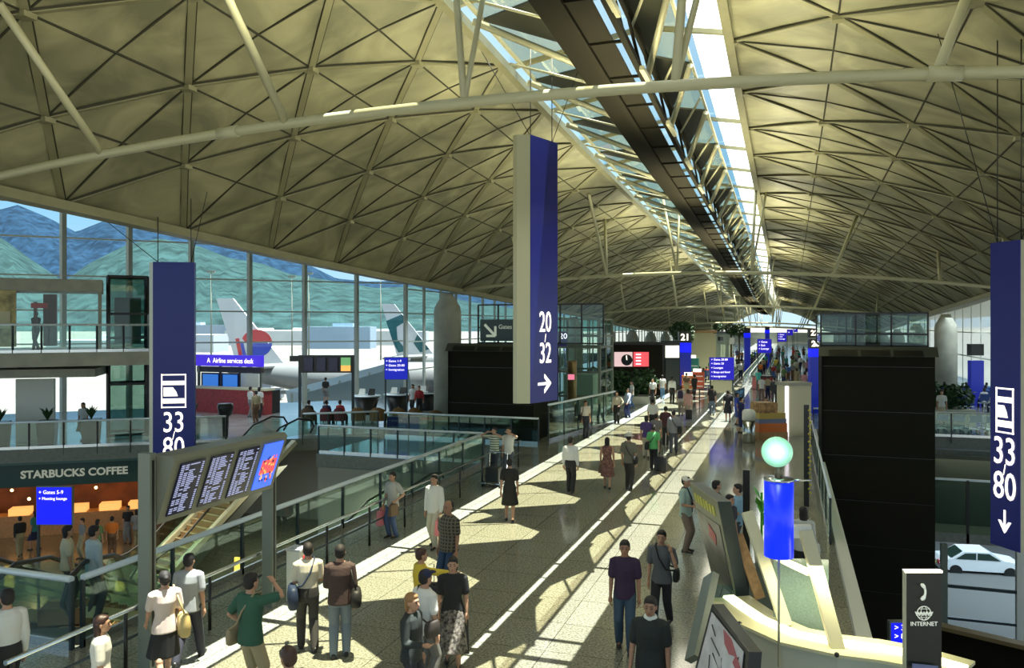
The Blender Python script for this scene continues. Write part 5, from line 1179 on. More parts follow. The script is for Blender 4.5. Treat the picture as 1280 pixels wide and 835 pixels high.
ARMS = {   # upper arm and forearm directions for the right side (x outwards, y forwards)
 'down': ((.13,-.02,-1), (.04,.16,-1)), 'fwd': ((.10,.36,-.92), (.0,.62,-.8)), 'back': ((.12,-.36,-.9), (.06,-.12,-1)),
 'phone': ((.30,.42,-.72), (-.28,.10,.95)), 'eyes': ((.62,.62,.18), (-.80,.22,.42)), 'point': ((.75,.62,.02), (.78,.62,.10)),
 'hip': ((.50,-.25,-.8), (-.45,.55,-.5)), 'hold': ((.10,.10,-1), (-.12,.95,.05)), 'clasp': ((.16,.12,-1), (-.55,.75,-.15)), 'carry': ((.16,.05,-1), (.05,.35,-.9)), 'lap': ((.12,.30,-.9), (-.2,.95,-.15))}
def skel(h, pose, arms, lean=0, turn=0):
    s = h/1.7; J = {}
    sit = pose == 'sit'; hz = (.50 if sit else .90)*s
    J['hip'] = Vector((0,0,hz)); ln = Vector((0, math.sin(lean), math.cos(lean)))
    up = lambda d, x=0, y=0: J['hip']+ln*(d*s)+Vector((x*s, y*s, 0))
    J['waist'] = up(.17); J['chest'] = up(.36); J['shl'] = up(.50); J['neck'] = up(.56); J['head'] = up(.685, 0, .015)
    for i, sd in enumerate((1, -1)):
        sh = up(.468, .172*sd); ua, fa = ARMS[arms[i]]; ua = Vector((ua[0]*sd, ua[1], ua[2])).normalized(); fa = Vector((fa[0]*sd, fa[1], fa[2])).normalized()
        el = sh+ua*.285*s; wr = el+fa*.245*s; J['arm%d' % i] = (sh, el, wr, fa)
        hp = J['hip']+Vector((.088*sd*s, 0, -.02*s))
        if sit: kn = hp+Vector((.04*sd, .43, .0))*s; an = kn+Vector((0, .02, -.42))*s; an.z = .07*s
        else:
            fy, fz = 0, .07
            if pose == 'walk': fy = .27*(1 if (i == 0) else -1); fz = .07 if i == 0 else .12
            if pose == 'step': fy = .14*(1 if (i == 1) else -1); fz = .07 if i == 1 else .09
            if pose == 'stand': fy = .03*sd
            an = Vector((.095*sd*s, fy*s, fz*s)); mid = (hp+an)/2; L = (an-hp).length/2; l_ = .425*s
            bend = math.sqrt(max(.0004, l_*l_-L*L)); kn = mid+Vector((0, bend, 0))
        J['leg%d' % i] = (hp, kn, an)
    return J, s
def ell(c, rx, ry, n=16, ax=None):
    return [Vector(c)+Vector((rx*math.cos(2*PI*k/n), ry*math.sin(2*PI*k/n), 0)) for k in range(n)]
def torso(b, J, s, g=0, fat=1, z0=None, female=False):
    hw = .172 if female else .162; ww = .125 if female else .148; cw = .155 if female else .172
    L = [(J['hip']-Vector((0,0,.10*s)), hw*.86, .105), (J['hip'], hw, .118), (J['waist'], ww, .10), (J['chest'], cw, .122), (J['shl']-Vector((0,0,.03*s)), cw*1.03, .10), (J['shl']+Vector((0,0,.028*s)), .115, .07), (J['neck'], .058, .056)]
    if z0 == 'tuck': L = L[1:-1]+[(J['neck']-Vector((0,0,.012*s)), .066, .064)]; L[0] = (J['hip']+Vector((0,0,.05*s)), hw*.92, .108)
    if z0 == 'shirt': L = [(J['hip']-Vector((0,0,.09*s)), hw*1.02, .128)]+[(c, rx*1.0, ry) for c, rx, ry in L[1:-1]]+[(J['neck']-Vector((0,0,.012*s)), .066, .064)]
    b.rings([ell(c, (rx*fat*s+g), (ry*fat*s+g)) for c, rx, ry in L])
def limb(b, pts, rs, seg=10):
    out = []
    for i in range(len(pts)-1):
        n = 4
        for k in range(n): t_ = k/n; out.append((pts[i].lerp(pts[i+1], t_), rs[i]+(rs[i+1]-rs[i])*t_))
    out.append((pts[-1], rs[-1])); b.tube([p for p, r in out], [r for p, r in out], seg)
    for p, r in ((pts[0], rs[0]), (pts[-1], rs[-1])): b.ball(p, r, seg=10)
def hand(b, wr, fa, s, sd, curl=.5, fine=True):
    d = fa.normalized(); side = d.cross(Vector((0,1,0) if abs(d.y) < .8 else (0,0,1))).normalized(); nrm = d.cross(side)
    if nrm.dot(Vector((-sd,0,0))) < 0: nrm = -nrm
    # palm plane holds d and 'across'; the palm faces nrm (towards the body)
    ac = Vector((0,1,0))-d*d.y; ac = ac.normalized() if ac.length > .2 else Vector((1,0,0)); nrm = d.cross(ac); nrm = nrm if nrm.x*sd < 0 else -nrm
    w = wr+d*.02*s
    b.tube([w, w+d*.035*s, w+d*.085*s], [.024*s, .034*s, .033*s], 8); b.tube([w+ac*.014*s, w+ac*.018*s+d*.085*s], [.02*s,.022*s], 8); b.tube([w-ac*.014*s, w-ac*.018*s+d*.08*s], [.02*s,.022*s], 8)
    if not fine: b.tube([w+d*.07*s, w+d*.12*s+nrm*.02*s, w+d*.15*s+nrm*.05*s], [.03*s,.026*s,.016*s], 8); return
    for k, (o, l_) in enumerate(((.030,.070),(.011,.080),(-.009,.075),(-.028,.058))):
        p0 = w+d*.08*s+ac*o*s; d1 = (d+nrm*curl*.5+ac*o*2.2).normalized(); p1 = p0+d1*l_*.5*s; d2 = (d+nrm*curl*1.5+ac*o*2).normalized(); p2 = p1+d2*l_*.3*s; p3 = p2+(d+nrm*curl*2.6).normalized()*l_*.25*s
        b.tube([p0-d*.02*s, p0, p1, p2, p3], [.010*s,.010*s,.009*s,.0085*s,.0065*s], 7)
    t0 = w+d*.02*s+ac*.03*s; t1 = t0+(ac*.75+d*.6+nrm*.3).normalized()*.035*s; t2 = t1+(d+ac*.15+nrm*.35).normalized()*.03*s
    b.tube([w+d*.012*s+ac*.012*s, t0, t1, t2], [.014*s,.013*s,.011*s,.008*s], 7)
def body_mb(J, s, female, fine, kid=1, sleeves=None):
    b = MB(); torso(b, J, s, -.006, 1, None, female)
    nk = J['neck']; hd = J['head']; k = kid
    b.tube([nk-Vector((0,0,.06*s)), nk+Vector((0,.002,.03*s)), hd-Vector((0,.008*s,.06*s))], [.062*s,.053*s,.05*s], 12)
    b.ball(hd+Vector((0,-.008*s,.022*s)), .074*s*k, .092*s*k, .094*s*k, 18)                       # skull
    b.rings([ell(hd+Vector((0,y*s,z*s)), rx*s*k, ry*s*k, 14) for z, y, rx, ry in ((-.108,.048,.022,.020),(-.098,.040,.040,.040),(-.070,.024,.055,.062),(-.03,.012,.066,.078),(.02,.004,.070,.086))])   # jaw and face
    b.tube([hd+Vector((0,.086,.012))*s*1, hd+Vector((0,.100,-.018))*s, hd+Vector((0,.108,-.034))*s, hd+Vector((0,.092,-.042))*s], [.007*s,.010*s,.014*s,.008*s], 7)   # nose
    b.ball(hd+Vector((0,.083,-.068))*s, .026*s, .012*s, .010*s, 8)                                 # lips
    b.tube([hd+Vector((-.045,.076,.024))*s, hd+Vector((0,.088,.026))*s, hd+Vector((.045,.076,.024))*s], [.008*s,.010*s,.008*s], 6)   # brow
    for sd in (1, -1): b.ball(hd+Vector((.074*sd*k,-.006,-.012))*s, .010*s, .020*s, .031*s, 10)    # ears
    for i, sd in enumerate((1, -1)):
        sh, el, wr, fa = J['arm%d' % i]; limb(b, [sh, el, wr], [.050*s,.038*s,.025*s]); b.ball(el.lerp(wr, .28), .040*s, seg=8)
        hand(b, wr, fa, s, sd, fine=fine)
        hp, kn, an = J['leg%d' % i]; limb(b, [hp, kn, an], [.085*s,.056*s,.038*s]); b.ball(kn.lerp(an, .28)-Vector((0,.012*s,0)), .056*s, .056*s, .08*s, 8)
        b.tube([an+Vector((0,-.05,-.02))*s, an+Vector((0,.05,-.035))*s, an+Vector((0,.14,-.045))*s], [.034*s,.034*s,.022*s], 8)
    return b
def shirt_mb(J, s, female, sleeve, fat=1, g=.012, tuck=False):
    b = MB(); torso(b, J, s, g-(.004 if tuck else 0), fat, 'tuck' if tuck else 'shirt', female)
    for i in range(2):
        sh, el, wr, fa = J['arm%d' % i]; ins = J['shl'].lerp(sh, .45)
        if sleeve == 'none': continue
        if sleeve == 'long': limb(b, [ins, sh, el, el.lerp(wr, .93)], [.060*s,.066*s,.060*s,.042*s])
        else: limb(b, [ins, sh, sh.lerp(el, .72)], [.060*s,.069*s,.068*s])
    return b
def trouser_mb(J, s, female, kind, fat=1, g=.012, tuck=True):
    b = MB(); k_ = 1 if tuck else .90; fat *= k_; hw = .172 if female else .165; H_ = J['hip']
    if kind in ('skirt', 'dress', 'longskirt'):
        l_ = {'skirt': .46, 'dress': .50, 'longskirt': .62}[kind]; kx = (J['leg0'][1]+J['leg1'][1])/2-H_; kx.z = 0
        b.rings([ell(H_+Vector((0,0,.14*s)), .14*s, .11*s, 20)]+[[H_+kx*(t_)+Vector((math.cos(a)*(hw+.07*t_)*s*(1+.04*math.sin(a*7)*t_), math.sin(a)*(.13+.08*t_)*s*(1+.04*math.sin(a*7)*t_), -l_*t_*s)) for a in [2*PI*k/20 for k in range(20)]] for t_ in (0,.25,.5,.75,1)])
        return b
    b.rings([ell(H_+Vector((0,0,z*s)), (rx*fat)*s+g, (ry*fat)*s+g) for z, rx, ry in ((-.12,hw*.8,.10),(-.04,hw,.122),(.04,hw*.97,.116),(.11,.150,.106))[:4 if tuck else 3]])
    for i in range(2):
        hp, kn, an = J['leg%d' % i]
        if kind == 'shorts': limb(b, [hp, hp.lerp(kn, .55), hp.lerp(kn, 1.0)], [.096*s,.088*s,.086*s])
        else:
            e = an-Vector((0,0,.02*s)); limb(b, [hp, kn, kn.lerp(e, .3), e], [.092*s,.078*s,.077*s,.062*s])
    return b
def shoe_mb(an, s):
    b = MB(); z = an.z-.07*s
    prof = ((-.075,.028,.05),(-.06,.036,.075),(.0,.038,.075),(.08,.042,.055),(.15,.038,.042),(.19,.02,.03))
    out = []
    for y, w, h in prof:
        out.append([Vector((an.x+w*s*math.cos(a), an.y+y*s, z+max(0.0, (h*.5+h*.55*math.sin(a)))*s)) for a in [2*PI*k/12 for k in range(12)]])
    b.rings(out); return b
def hair_mb(J, s, style, k=1):
    hd = J['head']; b = MB()
    if style == 'receding': b.ball(hd+Vector((0,-.026*s,.040*s)), .081*s, .090*s, .084*s, 18); b.ball(hd+Vector((0,-.045*s,-.008*s)), .078*s, .066*s, .078*s, 16); return b
    if style == 'bald':
        b.ball(hd+Vector((0,-.038*s,.030*s)), .081*s, .080*s, .082*s, 18); b.ball(hd+Vector((0,-.045*s,-.01*s)), .078*s, .066*s, .07*s, 16); return b
    b.ball(hd+Vector((0,-.018*s,.036*s)), .081*s*k, .094*s*k, .088*s*k, 18)
    b.ball(hd+Vector((0,-.042*s,-.005*s)), .078*s*k, .068*s*k, .082*s*k, 16)
    b.ball(hd+Vector((0,.034*s,.078*s)), .060*s*k, .050*s*k, .036*s*k, 12)
    if style in ('long', 'bob'):
        l_ = .34 if style == 'long' else .15
        b.rings([ell(hd+Vector((0,(-.045-.01*t_)*s,(.02-l_*t_)*s)), (.086-.02*t_*t_)*s, (.060-.022*t_)*s, 14) for t_ in (0,.3,.6,.9,1)])
    if style == 'bun': b.ball(hd+Vector((0,-.11*s,.03*s)), .04*s, seg=12)
    return b
N_P = [0]
def assign(me, m): me.materials.clear(); me.materials.append(m); return me
def person(label, px, fy=None, D=None, h=1.7, face=0, pose='stand', arms=('down','down'), z=0, top=(.6,.6,.6), bottom=(.03,.03,.04), sleeve='short', legs='long', hair='short', hairc=None, female=False, shoes=(.02,.018,.015), hat=None, fine=False, lean=0, fat=1, skin=None, topm=None, botm=None, group=None, loc=None, face_on=False):
    """face: heading in degrees, 0 walks away down the concourse, 180 comes towards the camera"""
    if loc is None:
        if fy is not None: D = (EYE-z)/((fy-HY)/F)
        loc = PX(px, D, z)
    q = thing('person', label, 'person', tuple(loc), math.radians(face), group)
    J, s = skel(h, pose, arms, lean); vox = .0085 if fine else (.013 if (D or 20) < 30 else .02)
    def add(name, mb, m, v, par=q, sm=2):
        me = remesh(mb, name, v, sm); assign(me, m); o = bpy.data.objects.new(name, me); C.objects.link(o); o.parent = par; return o
    tk = (not female and sum(top) > 1.55 and sum(bottom) < .15 and not topm)
    kid = 1.12 if h < 1.45 else 1.04
    sk = M[skin or 'skin']; add('body', body_mb(J, s, female, fine, kid), sk, vox*.9, sm=1)
    add('shirt' if legs != 'dress' else 'dress_top', shirt_mb(J, s, female, sleeve, fat, tuck=tk), topm or cm(top), vox*1.3)
    add({'long': 'trousers', 'shorts': 'shorts', 'skirt': 'skirt', 'dress': 'dress_skirt', 'longskirt': 'skirt'}[legs], trouser_mb(J, s, female, legs, fat, tuck=tk), botm or cm(bottom), vox*1.3)
    hc = hairc or M['hair']
    add('hair', hair_mb(J, s, hair, kid), hc, vox, sm=1)
    for i in range(2):
        b = shoe_mb(J['leg%d' % i][2], s); b.build('shoe', cm(shoes, .4), q, local=True)
    hd = J['head']
    if fine or (D or 20) < 26:
        b = MB()
        for sd in (1, -1):
            b.ball(hd+Vector((.031*sd*s,.083*s,-.002*s)), .014*s, .009*s, .008*s, 8)
            b.tube([hd+Vector((.012*sd*s,.094*s,.024*s)), hd+Vector((.032*sd*s,.093*s,.031*s)), hd+Vector((.050*sd*s,.078*s,.025*s))], [.004*s,.005*s,.003*s], 6)
        b.build('eyes', M['black'], q, local=True)
        b = MB(); b.tube([hd+Vector((-.024*s,.088*s,-.068*s)), hd+Vector((0,.097*s,-.066*s)), hd+Vector((.024*s,.088*s,-.068*s))], [.004*s,.007*s,.004*s], 6); b.build('lips', mat('lips', (.28,.09,.07), .5), q, local=True)
    if hat:
        b = MB()
        if hat[0] == 'cap':
            b.ball(hd+Vector((0,-.008*s,.05*s)), .088*s, .100*s, .078*s, 18); b.prism([hd+Vector((x,y,.055))*s for x, y in ((-.07,.07),(.07,.07),(.06,.15),(.03,.175),(-.03,.175),(-.06,.15))] if False else [hd+Vector((x*s,y*s,.055*s)) for x, y in ((-.07,.06),(.07,.06),(.06,.14),(.03,.17),(-.03,.17),(-.06,.14))], (0,-.0,.012))
        else:
            b.lathe(hd+Vector((0,-.008*s,.045*s)), [(.15*s,0),(.155*s,.012),(.094*s,.022),(.088*s,.085),(.06*s,.10),(.01,.10)], 22, 1, 1.1)
        b.build('cap' if hat[0] == 'cap' else 'hat', cm(hat[1]), q, local=True)
        if hat[0] == 'brim': b = MB(); b.lathe(hd+Vector((0,-.008*s,.068*s)), [(.093*s,0),(.092*s,.022)], 22, 1, 1.1); b.build('hat_band', M['black'], q, local=True)
    q['_h'] = 0; del q['_h']
    return q, J, s
def w_of(q, v): return chain(q) @ Vector(v)
def strap(b, pts, r=.011): b.tube(pts, r, 6)
def shoulder_bag(label, q, J, s, side=1, col=(.02,.03,.08), size=(.34,.14,.30), drop=.12, cross=True, name='shoulder_bag'):
    """hangs at one hip on a strap over the other shoulder"""
    c = J['hip']+Vector((side*.24*s, -.07*s, -drop*s+.02)); g = thing(name, label, 'bag', tuple(w_of(q, c-Vector((0,0,size[2]/2)))), q.rotation_euler.z+(PI/2 if size[0] > .2 else 0))
    o = Vector((0,0,size[2]/2)); sx, sy, sz = size; b = MB()
    prof = [(-.5,.80,.75),(-.42,.98,.95),(0,1.05,1.05),(.38,.96,.85),(.5,.8,.45)]
    b.rings([[Vector((math.copysign(abs(math.cos(a))**.6, math.cos(a))*sx/2*fx_, math.copysign(abs(math.sin(a))**.6, math.sin(a))*sy/2*fy_, z*sz+sz/2)) for a in [2*PI*k/16 for k in range(16)]] for z, fx_, fy_ in prof]); b.build('bag_body', cm(col, .6), g, local=True)
    T = chain(q); pts = []
    sh = J['arm%d' % (0 if (side > 0) != cross else 1)][0]
    if cross: loc_ = [c+Vector((0,.08,size[2]*.45)), J['waist']+Vector((side*.10*s,.135*s,0)), J['chest']+Vector((-side*.02*s,.15*s,0)), J['shl']+Vector((-side*.09*s,.09*s,.055*s)), J['shl']+Vector((-side*.10*s,-.03*s,.065*s)), J['chest']+Vector((-side*.02*s,-.155*s,0)), J['waist']+Vector((side*.10*s,-.14*s,0)), c+Vector((0,-.08,size[2]*.45))]
    else: loc_ = [c+Vector((0,.10,size[2]*.45)), J['chest']+Vector((side*.185*s,.11*s,-.02)), J['shl']+Vector((side*.13*s,.03*s,.06*s)), J['chest']+Vector((side*.185*s,-.12*s,-.02)), c+Vector((0,-.10,size[2]*.45))]
    b = MB(); strap(b, [T @ p for p in loc_], .014); b.build('strap', cm(col, .6), g)
    return g
def hand_bag(label, q, J, s, arm=0, col=(.7,.2,.25), size=(.34,.12,.30), drop=.10, name='carrier_bag', cat='bag'):
    wr, fa = J['arm%d' % arm][2], J['arm%d' % arm][3]; hnd = wr+fa*.09*s; T = chain(q); top = T @ hnd
    g = thing(name, label, cat, (top.x, top.y, top.z-drop-size[2]), q.rotation_euler.z+PI/2); sx, sy, sz = size
    b = MB(); b.hexa([(-sx/2,-sy/2,0),(sx/2,-sy/2,0),(sx/2,sy/2,0),(-sx/2,sy/2,0),(-sx*.46,-sy*.3,sz),(sx*.46,-sy*.3,sz),(sx*.46,sy*.3,sz),(-sx*.46,sy*.3,sz)]); b.build('bag_body', cm(col, .5), g, local=True)
    for y in (-.25, .25): b = MB(); b.tube([(-sx*.22, y*sy, sz), (-sx*.14, y*sy*.5, sz+drop*.8), (0, 0, sz+drop), (sx*.14, y*sy*.5, sz+drop*.8), (sx*.22, y*sy, sz)], .008, 6); b.build('handle', cm(col, .5), g, local=True)
    return g
def suitcase(label, loc, rz, col=(.01,.01,.015), size=(.36,.24,.52)):
    g = thing('suitcase', label, 'suitcase', tuple(loc), rz); sx, sy, sz = size; b = MB()
    b.rings([[Vector((math.copysign(abs(math.cos(a))**.4, math.cos(a))*sx/2*f_, math.copysign(abs(math.sin(a))**.4, math.sin(a))*sy/2*f_, .05+z*sz)) for a in [2*PI*k/20 for k in range(20)]] for z, f_ in ((0,.9),(.04,1),(.95,1),(1,.9))]); b.build('shell', cm(col, .5), g, local=True)
    b = MB(); b.tube([(-.1,-sy/2+.03,sz), (-.1,-sy/2+.03,sz+.42), (.1,-sy/2+.03,sz+.42), (.1,-sy/2+.03,sz)], .010, 6); b.build('pull_handle', M['chrome'], g, local=True)
    for x in (-.14, .14): b = MB(); b.tube([(x-.015,-sy/2+.04,.03),(x+.015,-sy/2+.04,.03)], .03, 10); b.build('wheel', M['black'], g, local=True)
    return g
W_ = 'walk'
# ---- near group on the left
q, J, s = person('man in white shirt walking out at the bottom left corner', 9, D=10.3, h=1.7, face=70, pose='walk', arms=('down','back'), top=(.62,.62,.60), bottom=(.015,.015,.018), sleeve='long', fine=True)
q, J, s = person('girl with long dark hair in white tee at the bottom left', 126, D=9.75, h=1.56, face=-50, pose='stand', arms=('carry','down'), top=(.62,.60,.56), bottom=(.05,.05,.07), hair='long', hairc=cm((.035,.012,.008), .5), female=True, fine=True)
q, J, s = person('woman in pale pink blouse and black skirt walking behind the flight board post', 206, D=11.3, h=1.62, face=55, pose='walk', arms=('carry','fwd'), top=(.60,.48,.42), bottom=(.012,.012,.012), legs='skirt', hair='bun', hairc=M['hair'], female=True, fine=True)
shoulder_bag('big straw coloured tote bag on the arm of the woman in pink', q, J, s, 1, (.50,.38,.16), (.40,.16,.32), .02, False, 'tote_bag')
q, J, s = person('man in grey shirt and dark trousers behind the woman in pink', 236, D=12.1, h=1.64, face=20, pose='walk', arms=('down','down'), top=(.35,.36,.36), bottom=(.02,.02,.03), fine=True)
q, J, s = person('man in dark green tee and khaki shorts with hands raised to his face', 313, D=10.75, h=1.76, face=-12, pose='stand', arms=('eyes','hip'), top=(.025,.09,.055), bottom=(.40,.33,.19), legs='shorts', fine=True, fat=1.08)
shoulder_bag('small tan pouch on a dark strap worn by the man in green tee', q, J, s, -1, (.30,.24,.14), (.22,.10,.22), .05, True, 'pouch')
q, J, s = person('man in cream shirt with navy shoulder bag watching the flight board', 385, D=12.55, h=1.68, face=38, pose='step', arms=('hold','hold'), top=(.62,.57,.46), bottom=(.035,.033,.032), fine=True)
shoulder_bag('navy blue shoulder bag on the man in cream shirt', q, J, s, -1, (.012,.025,.06), (.42,.16,.34), .02, True)
q, J, s = person('man in dark striped shirt and jeans with black shoulder bag', 425, D=12.3, h=1.72, face=30, pose='stand', arms=('down','hold'), topm=plaid('stripe_brown', (.022,.012,.012), (.12,.07,.06), 22), bottom=(.16,.20,.24), sleeve='long', fine=True, fat=1.06)
shoulder_bag('black holdall hanging from the shoulder of the man in striped shirt', q, J, s, 1, (.012,.011,.010), (.38,.17,.26), .0, False, 'holdall')
q, J, s = person('blurred passer-by with brown hair at the very bottom edge', 361, D=8.45, h=1.70, face=60, arms=('down','down'), top=(.14,.10,.08), hair='short', hairc=cm((.05,.02,.012), .5), fine=True)
# ---- centre group
q, J, s = person('woman in grey top and jeans facing the camera by the handrail', 491, fy=671, h=1.56, face=165, arms=('carry','hip'), top=(.42,.40,.36), bottom=(.05,.08,.17), hair='short', female=True, fine=True)
hand_bag('pink carrier bag held by the woman in grey top', q, J, s, 0, (.72,.22,.25), (.36,.12,.34), .08)
hand_bag('brown handbag on the arm of the woman in grey top', q, J, s, 1, (.16,.09,.045), (.26,.12,.26), .05, 'handbag')
q, J, s = person('man in white open shirt carrying a pink bag, walking towards the camera', 543, D=18.4, h=1.66, face=175, pose='step', arms=('down','carry'), top=(.66,.65,.60), bottom=(.50,.46,.36), sleeve='long', fine=True)
hand_bag('pink carrier bag held by the man in white open shirt', q, J, s, 1, (.72,.20,.22), (.34,.12,.34), .08)
q, J, s = person('heavy man in dark checked shirt and blue jeans', 561, D=15.1, h=1.78, face=160, arms=('down','down'), topm=plaid('check_dark', (.028,.024,.018), (.13,.11,.075), 5, 1.5708), bottom=(.02,.05,.11), skin='skin2', hair='bald', fine=True, fat=1.16)
suitcase('black suitcase standing behind the boy in yellow', PX(537, 14.0, 0), .2)
q, J, s = person('boy in yellow shirt stretching one arm out to point', 526, D=12.6, h=1.58, face=-45, arms=('point','down'), top=(.62,.45,.04), bottom=(.06,.06,.07), sleeve='long', hairc=cm((.05,.02,.012), .5), fine=True)
q, J, s = person('man in white tee and navy cap seen from behind', 531, D=11.2, h=1.67, face=-25, arms=('down','hold'), top=(.66,.64,.60), bottom=(.15,.14,.12), hat=('cap', (.012,.018,.06)), fine=True)
shoulder_bag('dark crossbody bag on the man in white tee', q, J, s, 1, (.03,.022,.018), (.24,.10,.22), -.02, True, 'crossbody_bag')
q, J, s = person('woman in black top and patterned skirt turning her head', 566, D=12.0, h=1.62, face=-160, pose='step', arms=('down','down'), top=(.012,.012,.013), botm=cm((.14,.12,.10), .8, .9, 22), legs='longskirt', hair='bob', hairc=M['hair'], female=True, fine=True)
hand_bag('black umbrella case in the hand of the woman in black top', q, J, s, 1, (.012,.012,.014), (.10,.08,.40), .12, 'umbrella_case')
q, J, s = person('blond woman in dark long sleeved top at the bottom of the picture', 514, D=10.35, h=1.63, face=-95, arms=('hold','down'), top=(.022,.027,.025), bottom=(.03,.03,.035), sleeve='long', hair='bob', hairc=cm((.28,.14,.05), .5), female=True, fine=True)
# ---- right front
q, J, s = person('man in purple polo shirt and jeans walking towards the camera', 781, fy=812, h=1.72, face=188, pose='step', arms=('down','down'), top=(.028,.012,.04), bottom=(.03,.06,.10), fine=True, skin='skin2')
q, J, s = person('woman in grey shirt holding a phone to her ear', 827, D=13.4, h=1.66, face=178, pose='walk', arms=('down','phone'), top=(.09,.095,.105), bottom=(.012,.012,.015), hair='short', female=True, fine=True)
shoulder_bag('black bag strapped across the woman with the phone', q, J, s, -1, (.012,.012,.012), (.26,.10,.20), -.02, True, 'crossbody_bag')
q, J, s = person('man in black polo shirt with white collar at the bottom edge', 813, D=9.95, h=1.72, face=180, pose='step', arms=('carry','down'), top=(.012,.016,.014), bottom=(.16,.16,.17), hair='short', fine=True, fat=1.1, skin='skin2')
b = MB(); b.lathe(J['neck']+Vector((0,0,-.01)), [(.088*s,-.02),(.080*s,.02),(.066*s,.035)], 18, 1, 1); b.build('collar', M['white'], q, local=True)
hand_bag('red and white patterned carrier bag of the man in black polo', q, J, s, 0, (.42,.12,.11), (.30,.12,.32), .08)
q, J, s = person('elderly man in mint shirt and white cap with hands clasped', 857, fy=689, h=1.69, face=-110, arms=('clasp','clasp'), top=(.36,.47,.40), bottom=(.21,.15,.11), hat=('cap', (.7,.66,.58)), fine=True)
shoulder_bag('navy bag hanging behind the elderly man in white cap', q, J, s, -1, (.02,.025,.05), (.24,.12,.22), -.02, True, 'crossbody_bag')
q, J, s = person('woman in short black dress walking beside the left edge', 637, fy=652, h=1.63, face=15, pose='step', arms=('down','back'), top=(.015,.014,.012), bottom=(.015,.014,.012), legs='skirt', hair='short', female=True)
q, J, s = person('man in green striped shirt with hands at his face by the balustrade', 618, D=26.6, h=1.7, face=170, arms=('eyes','eyes'), topm=plaid('stripe_green', (.62,.62,.5), (.05,.10,.05), 4), bottom=(.03,.035,.045))
q, J, s = person('man in white shirt with hands at his face by the balustrade', 636, D=26.6, h=1.7, face=175, arms=('down','eyes'), top=(.68,.66,.6), bottom=(.06,.07,.09))
q = thing('luggage_cart', 'small luggage cart in front of the two men by the balustrade', 'trolley', tuple(PX(622, 25.6, 0)))
p = PX(622, 25.6, 0); b = MB(); b.tube([p+Vector((-.3,.1,1.0)), p+Vector((-.3,0,.15)), p+Vector((-.3,-.6,.12)), p+Vector((.3,-.6,.12)), p+Vector((.3,0,.15)), p+Vector((.3,.1,1.0)), p+Vector((-.3,.1,1.0))], .02, 6); b.build('frame', M['chrome'], q)
b = MB(); b.box(p.x-.22, p.y-.5, .15, p.x+.2, p.y-.15, .6); b.build('basket', M['black'], q)
for x in (-.26, .26): b = MB(); b.tube([p+Vector((x-.02,-.5,.09)), p+Vector((x+.02,-.5,.09))], .09, 12); b.build('wheel', M['black'], q)
